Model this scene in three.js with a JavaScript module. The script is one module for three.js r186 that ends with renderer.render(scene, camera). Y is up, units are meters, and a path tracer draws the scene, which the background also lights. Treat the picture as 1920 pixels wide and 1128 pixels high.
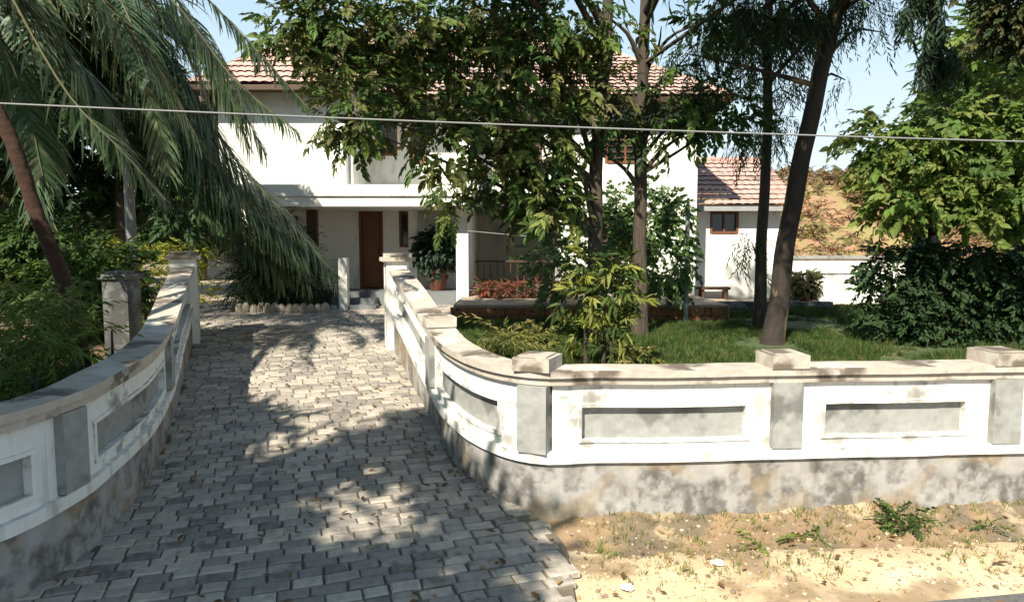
import * as THREE from 'three';
import { mergeGeometries } from 'three/addons/utils/BufferGeometryUtils.js';

// ---------------------------------------------------------------- camera, sky, sun, exposure
const scene = new THREE.Scene();
const F = 1251, PITCH = 4.75 * Math.PI / 180, EYE = 2.5;          // focal length in px of the 1920 wide photograph
const camera = new THREE.PerspectiveCamera(48.5, 1920 / 1128, 0.1, 900);
camera.position.set(0, EYE, 0); camera.rotation.x = -PITCH;
scene.add(camera);
const SUN = new THREE.Vector3(-0.29, 0.69, 0.66).normalize();
const renderer = new THREE.WebGLRenderer({ antialias: true });
renderer.toneMapping = THREE.LinearToneMapping;
renderer.toneMappingExposure = 2.05;
renderer.shadowMap.enabled = true;
const V = (x, y, z) => new THREE.Vector3(x, y, z);
{
  const W = 256, H = 128, a = new Float32Array(W * H * 4);
  const stops = [[-90, .12, .11, .09], [-6, .2, .19, .18], [0, .52, .56, .58], [8, .42, .51, .57], [20, .27, .38, .48], [45, .12, .20, .31], [90, .07, .125, .22]];
  for (let j = 0; j < H; j++) {
    const e = ((j + .5) / H - .5) * 180; let k = 0; while (k < stops.length - 2 && e > stops[k + 1][0]) k++;
    const s = Math.min(1, Math.max(0, (e - stops[k][0]) / (stops[k + 1][0] - stops[k][0])));
    for (let i = 0; i < W; i++) { const o = (j * W + i) * 4; for (let c = 0; c < 3; c++) a[o + c] = stops[k][c + 1] * (1 - s) + stops[k + 1][c + 1] * s; a[o + 3] = 1; }
  }
  const t = new THREE.DataTexture(a, W, H, THREE.RGBAFormat, THREE.FloatType);
  t.mapping = THREE.EquirectangularReflectionMapping; t.magFilter = t.minFilter = THREE.LinearFilter; t.needsUpdate = true;
  scene.background = t; scene.environment = t;
}
const sun = new THREE.DirectionalLight(new THREE.Color(1, .93, .80), 4.6);
sun.target.position.set(0, 0, -8); sun.position.copy(SUN).multiplyScalar(60).add(sun.target.position); sun.castShadow = true;
Object.assign(sun.shadow.camera, { left: -30, right: 30, top: 30, bottom: -30, near: 1, far: 160 });
sun.shadow.mapSize.set(2048, 2048); sun.shadow.radius = 1.5;
scene.add(sun, sun.target);

// ---------------------------------------------------------------- helpers
let seed = 20177;
function R() { seed = (seed + 0x6D2B79F5) | 0; let t = Math.imul(seed ^ (seed >>> 15), 1 | seed); t = (t + Math.imul(t ^ (t >>> 7), 61 | t)) ^ t; return ((t ^ (t >>> 14)) >>> 0) / 4294967296; }
const rr = (a, b) => a + (b - a) * R(), lerp = (a, b, t) => a + (b - a) * t, clamp = (x, a = 0, b = 1) => Math.min(b, Math.max(a, x));
const sst = (a, b, x) => { const t = clamp((x - a) / (b - a)); return t * t * (3 - 2 * t); };
const gauss = () => (R() + R() + R() - 1.5) * 1.15;
const cP = Math.cos(PITCH), sP = Math.sin(PITCH);
function P(px, py, d) {                                           // a point of the photograph at a distance d in front of the camera
  const u = (px - 960) / F, v = (564 - py) / F, y = v * cP - sP, z = -cP - v * sP, k = d / -z;
  return V(u * k, EYE + y * k, -d);
}
const taken = {};
function numbered(n) { const k = taken[n] = (taken[n] ?? -1) + 1; return k ? `${n}_${String(k).padStart(3, '0')}` : n; }
function flat(g) {                                                // uv in metres from position and normal
  if (g.index) g = g.toNonIndexed();
  const p = g.attributes.position, n = g.attributes.normal || (g.computeVertexNormals(), g.attributes.normal), uv = new Float32Array(p.count * 2);
  for (let i = 0; i < p.count; i += 3) {
    const ax = Math.abs(n.getX(i)), ay = Math.abs(n.getY(i)), az = Math.abs(n.getZ(i)), m = ay >= ax && ay >= az ? 1 : ax > az ? 0 : 2;
    for (let k = i; k < i + 3; k++) { uv[2 * k] = m === 0 ? p.getZ(k) : p.getX(k); uv[2 * k + 1] = m === 1 ? p.getZ(k) : p.getY(k); }
  }
  g.setAttribute('uv', new THREE.BufferAttribute(uv, 2)); return g;
}
function clean(g) { if (g.index) g = g.toNonIndexed(); for (const k of Object.keys(g.attributes)) if (!['position', 'normal', 'uv', 'color'].includes(k)) g.deleteAttribute(k); return g; }
const merge = (l) => l.length === 1 ? l[0] : mergeGeometries(l.map(clean), false);
function mesh(name, geo, mat, parent, uv = true) {
  let g = Array.isArray(geo) ? merge(geo) : geo; if (uv) g = flat(g);
  const m = new THREE.Mesh(g, mat); m.name = parent ? name : numbered(name); m.castShadow = m.receiveShadow = true; (parent || scene).add(m); return m;
}
function tag(o, label, category, group) { o.userData.label = label; o.userData.category = category; if (group) o.userData.group = group; return o; }
function thing(name, label, category, pos = [0, 0, 0], group) { const g = new THREE.Group(); g.name = numbered(name); g.position.set(...pos); scene.add(g); return tag(g, label, category, group); }
function struct(o, label) { o.userData.kind = 'structure'; if (label) o.userData.label = label; return o; }
const B = (x0, x1, y0, y1, z0, z1) => { const g = new THREE.BoxGeometry(Math.abs(x1 - x0), Math.abs(y1 - y0), Math.abs(z1 - z0)); g.translate((x0 + x1) / 2, (y0 + y1) / 2, (z0 + z1) / 2); return g; };
function chamferBox(w, h, d, c = .008) {                          // top edges chamfered, no bottom
  const x = w / 2, z = d / 2, q = [], quad = (a, b, e, f) => q.push(...a, ...b, ...e, ...a, ...e, ...f);
  const lo = [[-x, 0, z], [x, 0, z], [x, 0, -z], [-x, 0, -z]], mi = lo.map(([a, , b]) => [a, h - c, b]), hi = lo.map(([a, , b]) => [a - Math.sign(a) * c, h, b - Math.sign(b) * c]);
  for (let i = 0; i < 4; i++) { const j = (i + 1) % 4; quad(lo[i], lo[j], mi[j], mi[i]); quad(mi[i], mi[j], hi[j], hi[i]); }
  quad(hi[0], hi[1], hi[2], hi[3]);
  const g = new THREE.BufferGeometry(); g.setAttribute('position', new THREE.Float32BufferAttribute(q, 3)); g.computeVertexNormals(); return g;
}
function sweep(pts, rad, sides = 8, seg = 10, wob = 0) {           // tapered limb through points
  const c = new THREE.CatmullRomCurve3(pts), fr = c.computeFrenetFrames(seg), pos = [], idx = [], uv = [];
  const len = c.getLength();
  for (let i = 0; i <= seg; i++) {
    const t = i / seg, p = c.getPointAt(t), r = typeof rad === 'function' ? rad(t) : lerp(rad[0], rad[1], t);
    for (let k = 0; k <= sides; k++) {
      const a = k / sides * Math.PI * 2, w = r * (1 + wob * Math.sin(a * 3 + t * 9) * .5 + wob * Math.sin(t * 31 + a));
      const v = p.clone().addScaledVector(fr.normals[i], Math.cos(a) * w).addScaledVector(fr.binormals[i], Math.sin(a) * w);
      pos.push(v.x, v.y, v.z); uv.push(a * Math.max(r, .03), t * len);
    }
  }
  for (let i = 0; i < seg; i++) for (let k = 0; k < sides; k++) { const a = i * (sides + 1) + k, b = a + sides + 1; idx.push(a, a + 1, b, b, a + 1, b + 1); }
  const g = new THREE.BufferGeometry(); g.setAttribute('position', new THREE.Float32BufferAttribute(pos, 3)); g.setAttribute('uv', new THREE.Float32BufferAttribute(uv, 2)); g.setIndex(idx); g.computeVertexNormals(); return g;
}
// tileable noise
const hash = (x, y, s) => { let h = Math.imul(x, 374761393) ^ Math.imul(y, 668265263) ^ Math.imul(s, 1274126177); h = Math.imul(h ^ (h >>> 13), 1274126177); return ((h ^ (h >>> 16)) >>> 0) / 4294967296; };
function vn(x, y, per, s) { const i = Math.floor(x), j = Math.floor(y), f = x - i, g = y - j, u = f * f * (3 - 2 * f), w = g * g * (3 - 2 * g), m = (a) => ((a % per) + per) % per; const h = (a, b) => hash(m(a), m(b), s); return lerp(lerp(h(i, j), h(i + 1, j), u), lerp(h(i, j + 1), h(i + 1, j + 1), u), w); }
function fbm(u, v, base, oct, s) { let a = 0, n = 0, k = 1, p = base; for (let o = 0; o < oct; o++) { a += k * vn(u * p, v * p, p, s + o); n += k; k *= .55; p *= 2; } return a / n; }
const enc = (x) => 255 * (x <= .0031308 ? 12.92 * x : 1.055 * Math.pow(x, 1 / 2.4) - .055);
function tex(size, metres, fn, srgb = true, metresV = metres) {    // fn(u, v) -> linear [r, g, b] or a number
  const a = new Uint8Array(size * size * 4);
  for (let j = 0; j < size; j++) for (let i = 0; i < size; i++) {
    let c = fn(i / size, j / size); if (typeof c === 'number') c = [c, c, c];
    const o = (j * size + i) * 4; for (let k = 0; k < 3; k++) a[o + k] = clamp(srgb ? enc(clamp(c[k])) : c[k] * 255, 0, 255); a[o + 3] = 255;
  }
  const t = new THREE.DataTexture(a, size, size); t.wrapS = t.wrapT = THREE.RepeatWrapping; t.magFilter = THREE.LinearFilter; t.minFilter = THREE.LinearMipmapLinearFilter; t.generateMipmaps = true;
  if (srgb) t.colorSpace = THREE.SRGBColorSpace; t.repeat.set(1 / metres, 1 / metresV); t.needsUpdate = true; return t;
}
const mix3 = (a, b, t) => [lerp(a[0], b[0], t), lerp(a[1], b[1], t), lerp(a[2], b[2], t)];
const std = (o) => new THREE.MeshStandardMaterial({ roughness: .9, ...o });
const lin = (r, g, b) => new THREE.Color().setRGB(r, g, b);

// ---------------------------------------------------------------- materials
const bumpFine = tex(256, .8, (u, v) => fbm(u, v, 8, 5, 3), false), bumpCoarse = tex(256, 3, (u, v) => fbm(u, v, 6, 6, 11), false);
const M = {};
M.white = std({ map: tex(512, 3.1, (u, v) => { const s = fbm(u * 2, v, 6, 5, 21), g = fbm(u, v, 40, 3, 5); let c = mix3([.80, .79, .75], [.70, .68, .62], g); c = mix3(c, [.40, .36, .30], sst(.62, .78, s) * .75); c = mix3(c, [.45, .42, .36], sst(.6, .74, fbm(u * 8, v * .5, 6, 4, 78)) * .45); return mix3(c, [.16, .15, .13], sst(.66, .80, fbm(u, v, 9, 5, 77)) * .7); }), bumpMap: bumpFine, bumpScale: .004 });
M.houseWhite = std({ map: tex(512, 5.3, (u, v) => mix3(mix3([.80, .79, .73], [.72, .70, .63], fbm(u, v, 12, 5, 31)), [.40, .375, .32], sst(.55, .78, fbm(u * 3, v, 7, 5, 32)) * .4)), bumpMap: bumpFine, bumpScale: .003 });
M.greyPanel = std({ map: tex(512, 1.7, (u, v) => { const g = fbm(u, v, 24, 4, 41), s = fbm(u, v, 5, 5, 42); return mix3(mix3([.36, .36, .335], [.22, .22, .20], g), [.09, .09, .08], sst(.52, .7, s) * .7); }), bumpMap: bumpCoarse, bumpScale: .03 });
M.coping = std({ map: tex(512, 2.3, (u, v) => { const g = fbm(u, v, 20, 5, 51), s = fbm(u, v, 5, 6, 52); let c = mix3([.56, .50, .42], [.36, .31, .25], g); c = mix3(c, [.085, .06, .04], sst(.48, .64, s) * .85); return mix3(c, [.60, .57, .50], sst(.60, .72, fbm(u, v, 7, 4, 54)) * .7); }), bumpMap: bumpFine, bumpScale: .008 });
M.base = std({ map: tex(1024, 3.1, (u, v) => { const s = .6 * fbm(u * 4, v * .7, 5, 5, 61) + .4 * fbm(u, v, 14, 5, 65), g = fbm(u, v, 30, 5, 62), d = fbm(u, v, 7, 5, 63); let c = mix3([.33, .315, .29], [.15, .14, .125], sst(.35, .65, g)); c = mix3(c, [.07, .065, .055], sst(.42, .66, s) * .65); c = mix3(c, [.42, .40, .37], sst(.5, .68, d) * .6); return mix3(c, [.30, .22, .13], sst(.45, .62, fbm(u, v, 6, 6, 64)) * .6); }), bumpMap: bumpCoarse, bumpScale: .03 });
M.sand = std({ roughness: 1, map: tex(1024, 5.7, (u, v) => { const g = fbm(u, v, 10, 7, 71), p = vn(u * 180, v * 180, 180, 72), s = fbm(u, v, 5, 5, 73); let c = mix3([.64, .50, .31], [.46, .33, .19], g); c = mix3(c, [.70, .58, .40], sst(.5, .7, s) * .7); c = mix3(c, [.16, .11, .06], sst(.86, .95, p) * .75); return mix3(c, [.20, .135, .07], sst(.50, .66, fbm(u, v, 9, 6, 74)) * .75); }), bumpMap: bumpCoarse, bumpScale: .03 });
M.dirt = std({ roughness: 1, map: tex(1024, 3.3, (u, v) => { const g = fbm(u, v, 14, 6, 75), p = vn(u * 120, v * 120, 120, 76), s = fbm(u, v, 6, 6, 79); let c = mix3([.34, .235, .135], [.22, .145, .08], g); c = mix3(c, [.12, .10, .075], sst(.48, .64, s) * .7); c = mix3(c, [.46, .36, .23], sst(.56, .68, fbm(u, v, 8, 5, 80)) * .7); return mix3(c, [.08, .06, .035], sst(.85, .95, p) * .7); }), bumpMap: bumpCoarse, bumpScale: .05 });
M.road = std({ map: tex(512, 2.1, (u, v) => { const p = vn(u * 140, v * 140, 140, 81), g = fbm(u, v, 6, 5, 82); return mix3(mix3([.075, .072, .07], [.15, .14, .13], p), [.26, .2, .13], sst(.55, .8, g) * .6); }), bumpMap: bumpFine, bumpScale: .01 });
M.bed = std({ roughness: 1, map: tex(512, 1.9, (u, v) => mix3([.08, .065, .05], [.24, .19, .135], fbm(u, v, 16, 5, 91))), bumpMap: bumpCoarse, bumpScale: .02 });
M.soil = std({ roughness: 1, map: tex(512, 3.3, (u, v) => mix3(mix3([.10, .065, .035], [.19, .12, .06], fbm(u, v, 12, 6, 95)), [.06, .075, .025], sst(.5, .7, fbm(u, v, 6, 5, 96)) * .8)), bumpMap: bumpCoarse, bumpScale: .05 });
M.lawnSoil = std({ roughness: 1, map: tex(512, 3.7, (u, v) => mix3(mix3([.035, .06, .018], [.07, .10, .028], fbm(u, v, 14, 6, 97)), [.14, .12, .05], sst(.58, .75, fbm(u, v, 6, 5, 98)) * .7)), bumpMap: bumpCoarse, bumpScale: .05 });
M.court = std({ roughness: 1, map: tex(512, 3.9, (u, v) => mix3(mix3([.40, .33, .25], [.27, .21, .15], fbm(u, v, 14, 6, 101)), [.16, .13, .09], sst(.6, .75, fbm(u, v, 7, 5, 102)) * .6)), bumpMap: bumpCoarse, bumpScale: .03 });
const paverBump = tex(256, .5, (u, v) => fbm(u, v, 12, 4, 113), false);
M.paver = [[.45, .395, .325], [.37, .328, .275], [.51, .445, .362], [.29, .26, .225], [.42, .37, .308]].map((c, i) => std({ roughness: .8, map: tex(256, 1.1, (u, v) => mix3(mix3(c, c.map((x) => x * .66), fbm(u, v, 22, 4, 110 + i)), [.10, .09, .07], sst(.6, .75, fbm(u, v, 6, 5, 130 + i)) * .6)), bumpMap: paverBump, bumpScale: .012 }));
M.tile = std({ map: tex(512, 2.9, (u, v) => { const g = vn(u * 12, v * 9, 12, 141), f = fbm(u, v, 24, 4, 142); let c = mix3([.46, .28, .235], [.58, .40, .345], g); c = mix3(c, [.34, .20, .165], f * .6); return mix3(c, [.12, .09, .07], sst(.58, .76, fbm(u, v, 6, 6, 143)) * .7); }), bumpMap: bumpFine, bumpScale: .006 });
M.wood = std({ roughness: .55, map: tex(256, .8, (u, v) => mix3([.22, .085, .028], [.10, .035, .012], fbm(u * 6, v * .5, 6, 5, 151))) });
M.darkWood = std({ roughness: .6, map: tex(256, .9, (u, v) => mix3([.10, .05, .025], [.05, .024, .012], fbm(u * 5, v * .5, 6, 5, 153))) });
M.bark = std({ roughness: 1, map: tex(256, .6, (u, v) => mix3([.10, .078, .055], [.038, .028, .02], fbm(u * 3, v, 8, 5, 161)), true, 1.4), bumpMap: tex(256, .6, (u, v) => fbm(u * 3, v, 8, 5, 161), false, 1.4), bumpScale: .03 });
M.barkPale = std({ roughness: 1, map: tex(256, .7, (u, v) => mix3(mix3([.055, .042, .032], [.024, .018, .014], fbm(u * 2, v, 8, 5, 163)), [.26, .18, .09], sst(.62, .70, fbm(u, v, 4, 5, 164)) * .8), true, 2.3), bumpMap: bumpFine, bumpScale: .02 });  // tan patches scattered at random over dark bark
M.palmBark = std({ roughness: 1, map: tex(256, .5, (u, v) => mix3([.06, .028, .014], [.022, .012, .007], fbm(u, v * 5, 8, 5, 165)), true, .9), bumpMap: bumpFine, bumpScale: .02 });
M.pole = std({ map: tex(256, 1.2, (u, v) => mix3([.36, .36, .36], [.24, .24, .235], fbm(u, v, 10, 5, 171))), bumpMap: bumpFine, bumpScale: .004 });
M.pipe = std({ roughness: .6, metalness: .3, color: lin(.20, .24, .22) });
M.wire = std({ roughness: .8, color: lin(.24, .24, .23) });
M.darkStone = std({ map: tex(256, 1.3, (u, v) => mix3([.06, .06, .055], [.16, .155, .15], sst(.4, .7, fbm(u, v, 8, 5, 175)))), bumpMap: bumpFine, bumpScale: .02 });  // on the pier these dark tones stand in for shade
M.glass = new THREE.MeshPhysicalMaterial({ color: lin(.03, .035, .035), roughness: .08, metalness: 0, specularIntensity: 1 });
M.terracotta = std({ map: tex(128, .5, (u, v) => mix3([.22, .075, .04], [.12, .05, .03], fbm(u, v, 8, 4, 181))) });
M.laterite = [0, 1, 2].map((i) => std({ roughness: 1, map: tex(256, .7, (u, v) => mix3(mix3([.30, .14, .06], [.15, .065, .03], fbm(u, v, 9, 5, 185 + i)), [.05, .035, .02], sst(.58, .7, fbm(u, v, 14, 4, 190 + i)))), bumpMap: bumpFine, bumpScale: .03 }));
M.stone = [0, 1, 2].map((i) => std({ roughness: 1, map: tex(256, .8, (u, v) => mix3([.44, .38, .30], [.24, .20, .16], fbm(u, v, 9, 5, 195 + i))), bumpMap: bumpFine, bumpScale: .02 }));
M.lampDark = std({ roughness: .4, metalness: .5, color: lin(.03, .032, .032) });
M.greyFloor = std({ roughness: .6, map: tex(256, 1.5, (u, v) => mix3([.13, .14, .145], [.20, .205, .21], fbm(u, v, 9, 5, 199))) });
const leafMat = new THREE.MeshPhysicalMaterial({ color: 0xffffff, roughness: .55, side: THREE.DoubleSide, transmission: .45, thickness: 0, specularIntensity: .3 });
leafMat.name = 'leaf';
const grassMat = new THREE.MeshPhysicalMaterial({ color: 0xffffff, roughness: .9, side: THREE.DoubleSide, transmission: .25, thickness: 0, specularIntensity: .2 });
const frondMat = new THREE.MeshPhysicalMaterial({ vertexColors: true, roughness: .5, side: THREE.DoubleSide, transmission: .25, thickness: 0, specularIntensity: .4 });

// ---------------------------------------------------------------- ground levels
const driveH = (x, z) => .93 * sst(-3.6, -17.5, z) * clamp((-z - 5.2) / 3) ;
const YARD = .93;
class Path {
  constructor(rows) {
    this.n = rows.length; this.rows = rows; this.c = new THREE.CatmullRomCurve3(rows.map(([x, z, , t]) => V(x, t, z)), false, 'centripetal');
    this.S = [0]; this.N = 1200; let p = this.c.getPoint(0);
    for (let i = 1; i <= this.N; i++) { const q = this.c.getPoint(i / this.N); this.S.push(this.S[i - 1] + Math.hypot(q.x - p.x, q.z - p.z)); p = q; }
  }
  s(k) { return this.S[Math.round(k / (this.n - 1) * this.N)]; }
  at(s) {
    let lo = 0, hi = this.N; while (hi - lo > 1) { const m = (lo + hi) >> 1; this.S[m] <= s ? lo = m : hi = m; }
    const t = (lo + clamp((s - this.S[lo]) / Math.max(1e-6, this.S[hi] - this.S[lo]))) / this.N, p = this.c.getPoint(t), d = this.c.getTangent(t), L = Math.hypot(d.x, d.z);
    const f = t * (this.n - 1), i = Math.min(this.n - 2, Math.floor(f)), g = lerp(this.rows[i][2], this.rows[i + 1][2], f - i);
    return { x: p.x, z: p.z, top: p.y, g, tx: d.x / L, tz: d.z / L, rx: -d.z / L, rz: d.x / L };
  }
}
function ribbon(path, s0, s1, n, y0, y1, o0, o1) {                 // a box that follows the path
  const q = [], uv = [], ring = [];
  for (let i = 0; i <= n; i++) {
    const s = lerp(s0, s1, i / n), f = path.at(s), a = y0(f), b = y1(f), wb = .012 * (vn(s * 1.7 + 9, 1.5, 64, 6) - .5) + .006 * (vn(s * 6.3 + 9, 3.5, 64, 8) - .5), wo = .012 * (vn(s * 2.1 + 9, 7.5, 64, 7) - .5), pt = (o, y) => [f.x + f.rx * (o + wo), y + wb, f.z + f.rz * (o + wo)];
    ring.push([pt(o0, a), pt(o1, a), pt(o1, b), pt(o0, b), s, a, b]);
  }
  const quad = (A, Bq, C, D, ua, ub, uc, ud) => { q.push(...A, ...Bq, ...C, ...A, ...C, ...D); uv.push(...ua, ...ub, ...uc, ...ua, ...uc, ...ud); };
  for (let i = 0; i < n; i++) {
    const a = ring[i], b = ring[i + 1], w = Math.abs(o1 - o0);
    quad(a[1], a[2], b[2], b[1], [a[4], a[5]], [a[4], a[6]], [b[4], b[6]], [b[4], b[5]]);
    quad(a[0], b[0], b[3], a[3], [a[4], a[5]], [b[4], b[5]], [b[4], b[6]], [a[4], a[6]]);
    quad(a[3], b[3], b[2], a[2], [a[4], 0], [b[4], 0], [b[4], w], [a[4], w]);
    quad(a[0], a[1], b[1], b[0], [a[4], 0], [a[4], w], [b[4], w], [b[4], 0]);
  }
  for (const r of [ring[0], ring[n]]) quad(r[0], r[1], r[2], r[3], [0, r[5]], [Math.abs(o1 - o0), r[5]], [Math.abs(o1 - o0), r[6]], [0, r[6]]);
  const g = new THREE.BufferGeometry(); g.setAttribute('position', new THREE.Float32BufferAttribute(q, 3)); g.setAttribute('uv', new THREE.Float32BufferAttribute(uv, 2)); g.computeVertexNormals(); return g;
}
const rightPath = new Path([[-2.05, -12, .62, 2.12], [-1.5, -10.2, .42, 1.84], [-.9, -8.3, .14, 1.5], [-.62, -7.4, .03, 1.42], [-.25, -6.6, 0, 1.39], [.24, -6.05, 0, 1.38], [.75, -6.085, 0, 1.38], [2.53, -6.21, 0, 1.38], [4.67, -6.36, 0, 1.38], [6.95, -6.52, 0, 1.38], [9.2, -6.68, 0, 1.38], [11.4, -6.83, 0, 1.38]]);
const leftPath = new Path([[-6.05, -12.3, .62, 2.15], [-5.15, -10.1, .42, 1.84], [-4.35, -8.1, .14, 1.5], [-3.85, -6.7, .02, 1.42], [-3.6, -5.7, 0, 1.4], [-3.5, -5.0, 0, 1.39], [-3.6, -4.3, 0, 1.38], [-4.3, -3.75, 0, 1.38], [-6.5, -3.35, 0, 1.38], [-9.5, -2.85, 0, 1.38]]);
function xOn(path, z, dflt) { let best = 1e9, x = dflt; for (let i = 0; i <= 300; i++) { const f = path.at(path.S[path.N] * i / 300); const d = Math.abs(f.z - z); if (d < best) { best = d; x = f.x; } } return best < .12 ? x : dflt; }

// ground sheet to the horizon, road, yards
function sheet(x0, x1, z0, z1, nx, nz, h) {
  const g = new THREE.PlaneGeometry(1, 1, nx, nz), p = g.attributes.position;
  for (let i = 0; i < p.count; i++) { const x = lerp(x0, x1, p.getX(i) + .5), z = lerp(z0, z1, .5 - p.getY(i)); p.setXYZ(i, x, h(x, z), z); }
  const uv = g.attributes.uv; for (let i = 0; i < p.count; i++) uv.setXY(i, p.getX(i), p.getZ(i));
  g.computeVertexNormals(); return g;
}
const bump2 = (x, z) => fbm(x / 40 + 5, z / 40 + 5, 40, 4, 7) - .5;
struct(mesh('ground', sheet(-400, 400, -500, 120, 4, 4, () => -.55), M.soil, null, false), 'brown earth reaching to the horizon');
const wallFoot = (x) => -6.05 - .07 * (x - .24);
const vergeY = (x, z) => { const d = z - wallFoot(x); return .012 - .2 * sst(1.15, .1, d) * sst(.1, 1, x) + .06 * sst(.5, .05, d) * sst(.40, .66, fbm(x / 6 + 1, d / 12, 12, 4, 23)) * sst(.2, 1.2, x) + .035 * bump2(x * 3, z * 3) * sst(.2, .9, x); };
struct(mesh('sandy_verge', sheet(-.6, 14, -8.6, 3.4, 150, 90, (x, z) => { const d = z - wallFoot(x); return vergeY(x, z) - .008 + .02 * bump2(x * 9, z * 9); }), M.sand, null, false), 'pale tan sandy verge in front of the wall');
const bankW = (x) => .55 + .7 * fbm(x / 7 + 4, .7, 21, 3, 35);
const footY = (x, z) => { const v = vergeY(x, z), t = (z - wallFoot(x) - .06) / bankW(x); return t > 0 && t < 1 && x > .3 ? Math.max(v, lerp(bankTop(x) * sst(.1, .7, x), v - .03, Math.pow(t, .75))) : v; };   // top of sand or bank
const bankTop = (x) => -.05 + .22 * fbm(x / 8 + 2, .37, 24, 4, 34);
struct(mesh('earth_bank', sheet(0, 1, 0, 1, 220, 14, () => 0), M.dirt, null, false), 'brown loose earth banked against the foot of the front wall');
{
  const m = scene.children[scene.children.length - 1], p = m.geometry.attributes.position;
  for (let i = 0; i < p.count; i++) { const x = lerp(.12, 12, p.getX(i)), t = p.getZ(i), w = .55 + .7 * fbm(x / 7 + 4, .7, 21, 3, 35), d = .06 + t * w, z = wallFoot(x) + d, e = sst(.1, .7, x); p.setXYZ(i, x, lerp(bankTop(x) * e, vergeY(x, z) - .03, Math.pow(t, .75)) + .03 * bump2(x * 8, z * 8) * (1 - t) + .012 * bump2(x * 30, z * 30), z); m.geometry.attributes.uv.setXY(i, x, z); }
  m.geometry.computeVertexNormals();
}
const roadEdge = (x) => -4.12 - .12 * x;
{ // road as a skewed strip
  const g = sheet(-60, 60, 0, 1, 60, 12, (x, z) => 0), p = g.attributes.position;
  for (let i = 0; i < p.count; i++) { const x = p.getX(i), t = p.getZ(i); const z = lerp(roadEdge(x) + .06 * bump2(x * 4, 3) * 4, 5 - .12 * x, t); p.setXYZ(i, x, .034 + .012 * t, z); g.attributes.uv.setXY(i, x, z); }
  g.computeVertexNormals(); struct(mesh('road', g, M.road, null, false), 'worn grey asphalt road edge at the bottom right');
}
function yardPoly(pts, y, mat, name, label) {
  const s = new THREE.Shape(pts.map(([x, z]) => new THREE.Vector2(x, -z))), g = new THREE.ExtrudeGeometry(s, { depth: 1.1, bevelEnabled: false });
  g.rotateX(-Math.PI / 2); g.translate(0, y - 1.1, 0); return struct(mesh(name, g, mat, null), label);
}
const side = (path, off, a, b) => { const o = []; for (let i = 0; i <= 60; i++) { const f = path.at(lerp(a, b, i / 60)); o.push([f.x + f.rx * off, f.z + f.rz * off]); } return o; };
const rEnd = rightPath.S[rightPath.N], lEnd = leftPath.S[leftPath.N];
const lawn = yardPoly([...side(rightPath, -.02, 0, rEnd), [14, -7.1], [14, -17.2], [-.95, -17.2], [-2.2, -13]], YARD, M.lawnSoil, 'lawn', 'shaded green lawn behind the front wall');
yardPoly([...side(leftPath, .02, 0, lEnd), [-30, -3.2], [-30, -18], [-8.2, -18]], .85, M.soil, 'left_yard', 'earth of the planted bed behind the wall on the left');
struct(mesh('courtyard', sheet(-60, 60, -90, -17.2, 40, 30, (x, z) => .925 + (z < -40 ? .6 * bump2(x * .2, z * .2) : 0)), M.court, null, false), 'pale earth yard around the house');

// ---------------------------------------------------------------- driveway of stone setts
const drv = [];
const xl = (z) => z > -5 ? -3.55 : xOn(leftPath, z, -7 + (z + 14.5) * .42) + .02, xrr = (z) => z > -6.3 ? .42 - .3 * sst(-5.2, -6.2, z) : (z > -12 ? xOn(rightPath, z, -2) - .02 : -2.05 + (z + 12) * -.25);
const XL = [], XR = [], Z0 = -3.2, Z1 = -17.4, NZ = 200;
for (let i = 0; i <= NZ; i++) { const z = lerp(Z0, Z1, i / NZ); XL.push(xl(z)); XR.push(xrr(z)); }
const look = (A, z) => { const f = clamp((z - Z0) / (Z1 - Z0)) * NZ, i = Math.min(NZ - 1, Math.floor(f)); return lerp(A[i], A[i + 1], f - i); };
const dg = sheet(0, 1, Z0, Z1, 12, 120, () => 0);
{ const p = dg.attributes.position; for (let i = 0; i < p.count; i++) { const z = p.getZ(i), x = lerp(look(XL, z) - .12, look(XR, z) + .02, p.getX(i)); p.setXYZ(i, x, .048 + driveH(x, z), z); dg.attributes.uv.setXY(i, x, z); } dg.computeVertexNormals(); }
const driveway = struct(mesh('driveway', dg, M.bed, null, false), 'driveway of grey stone setts rising to the house');
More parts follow.
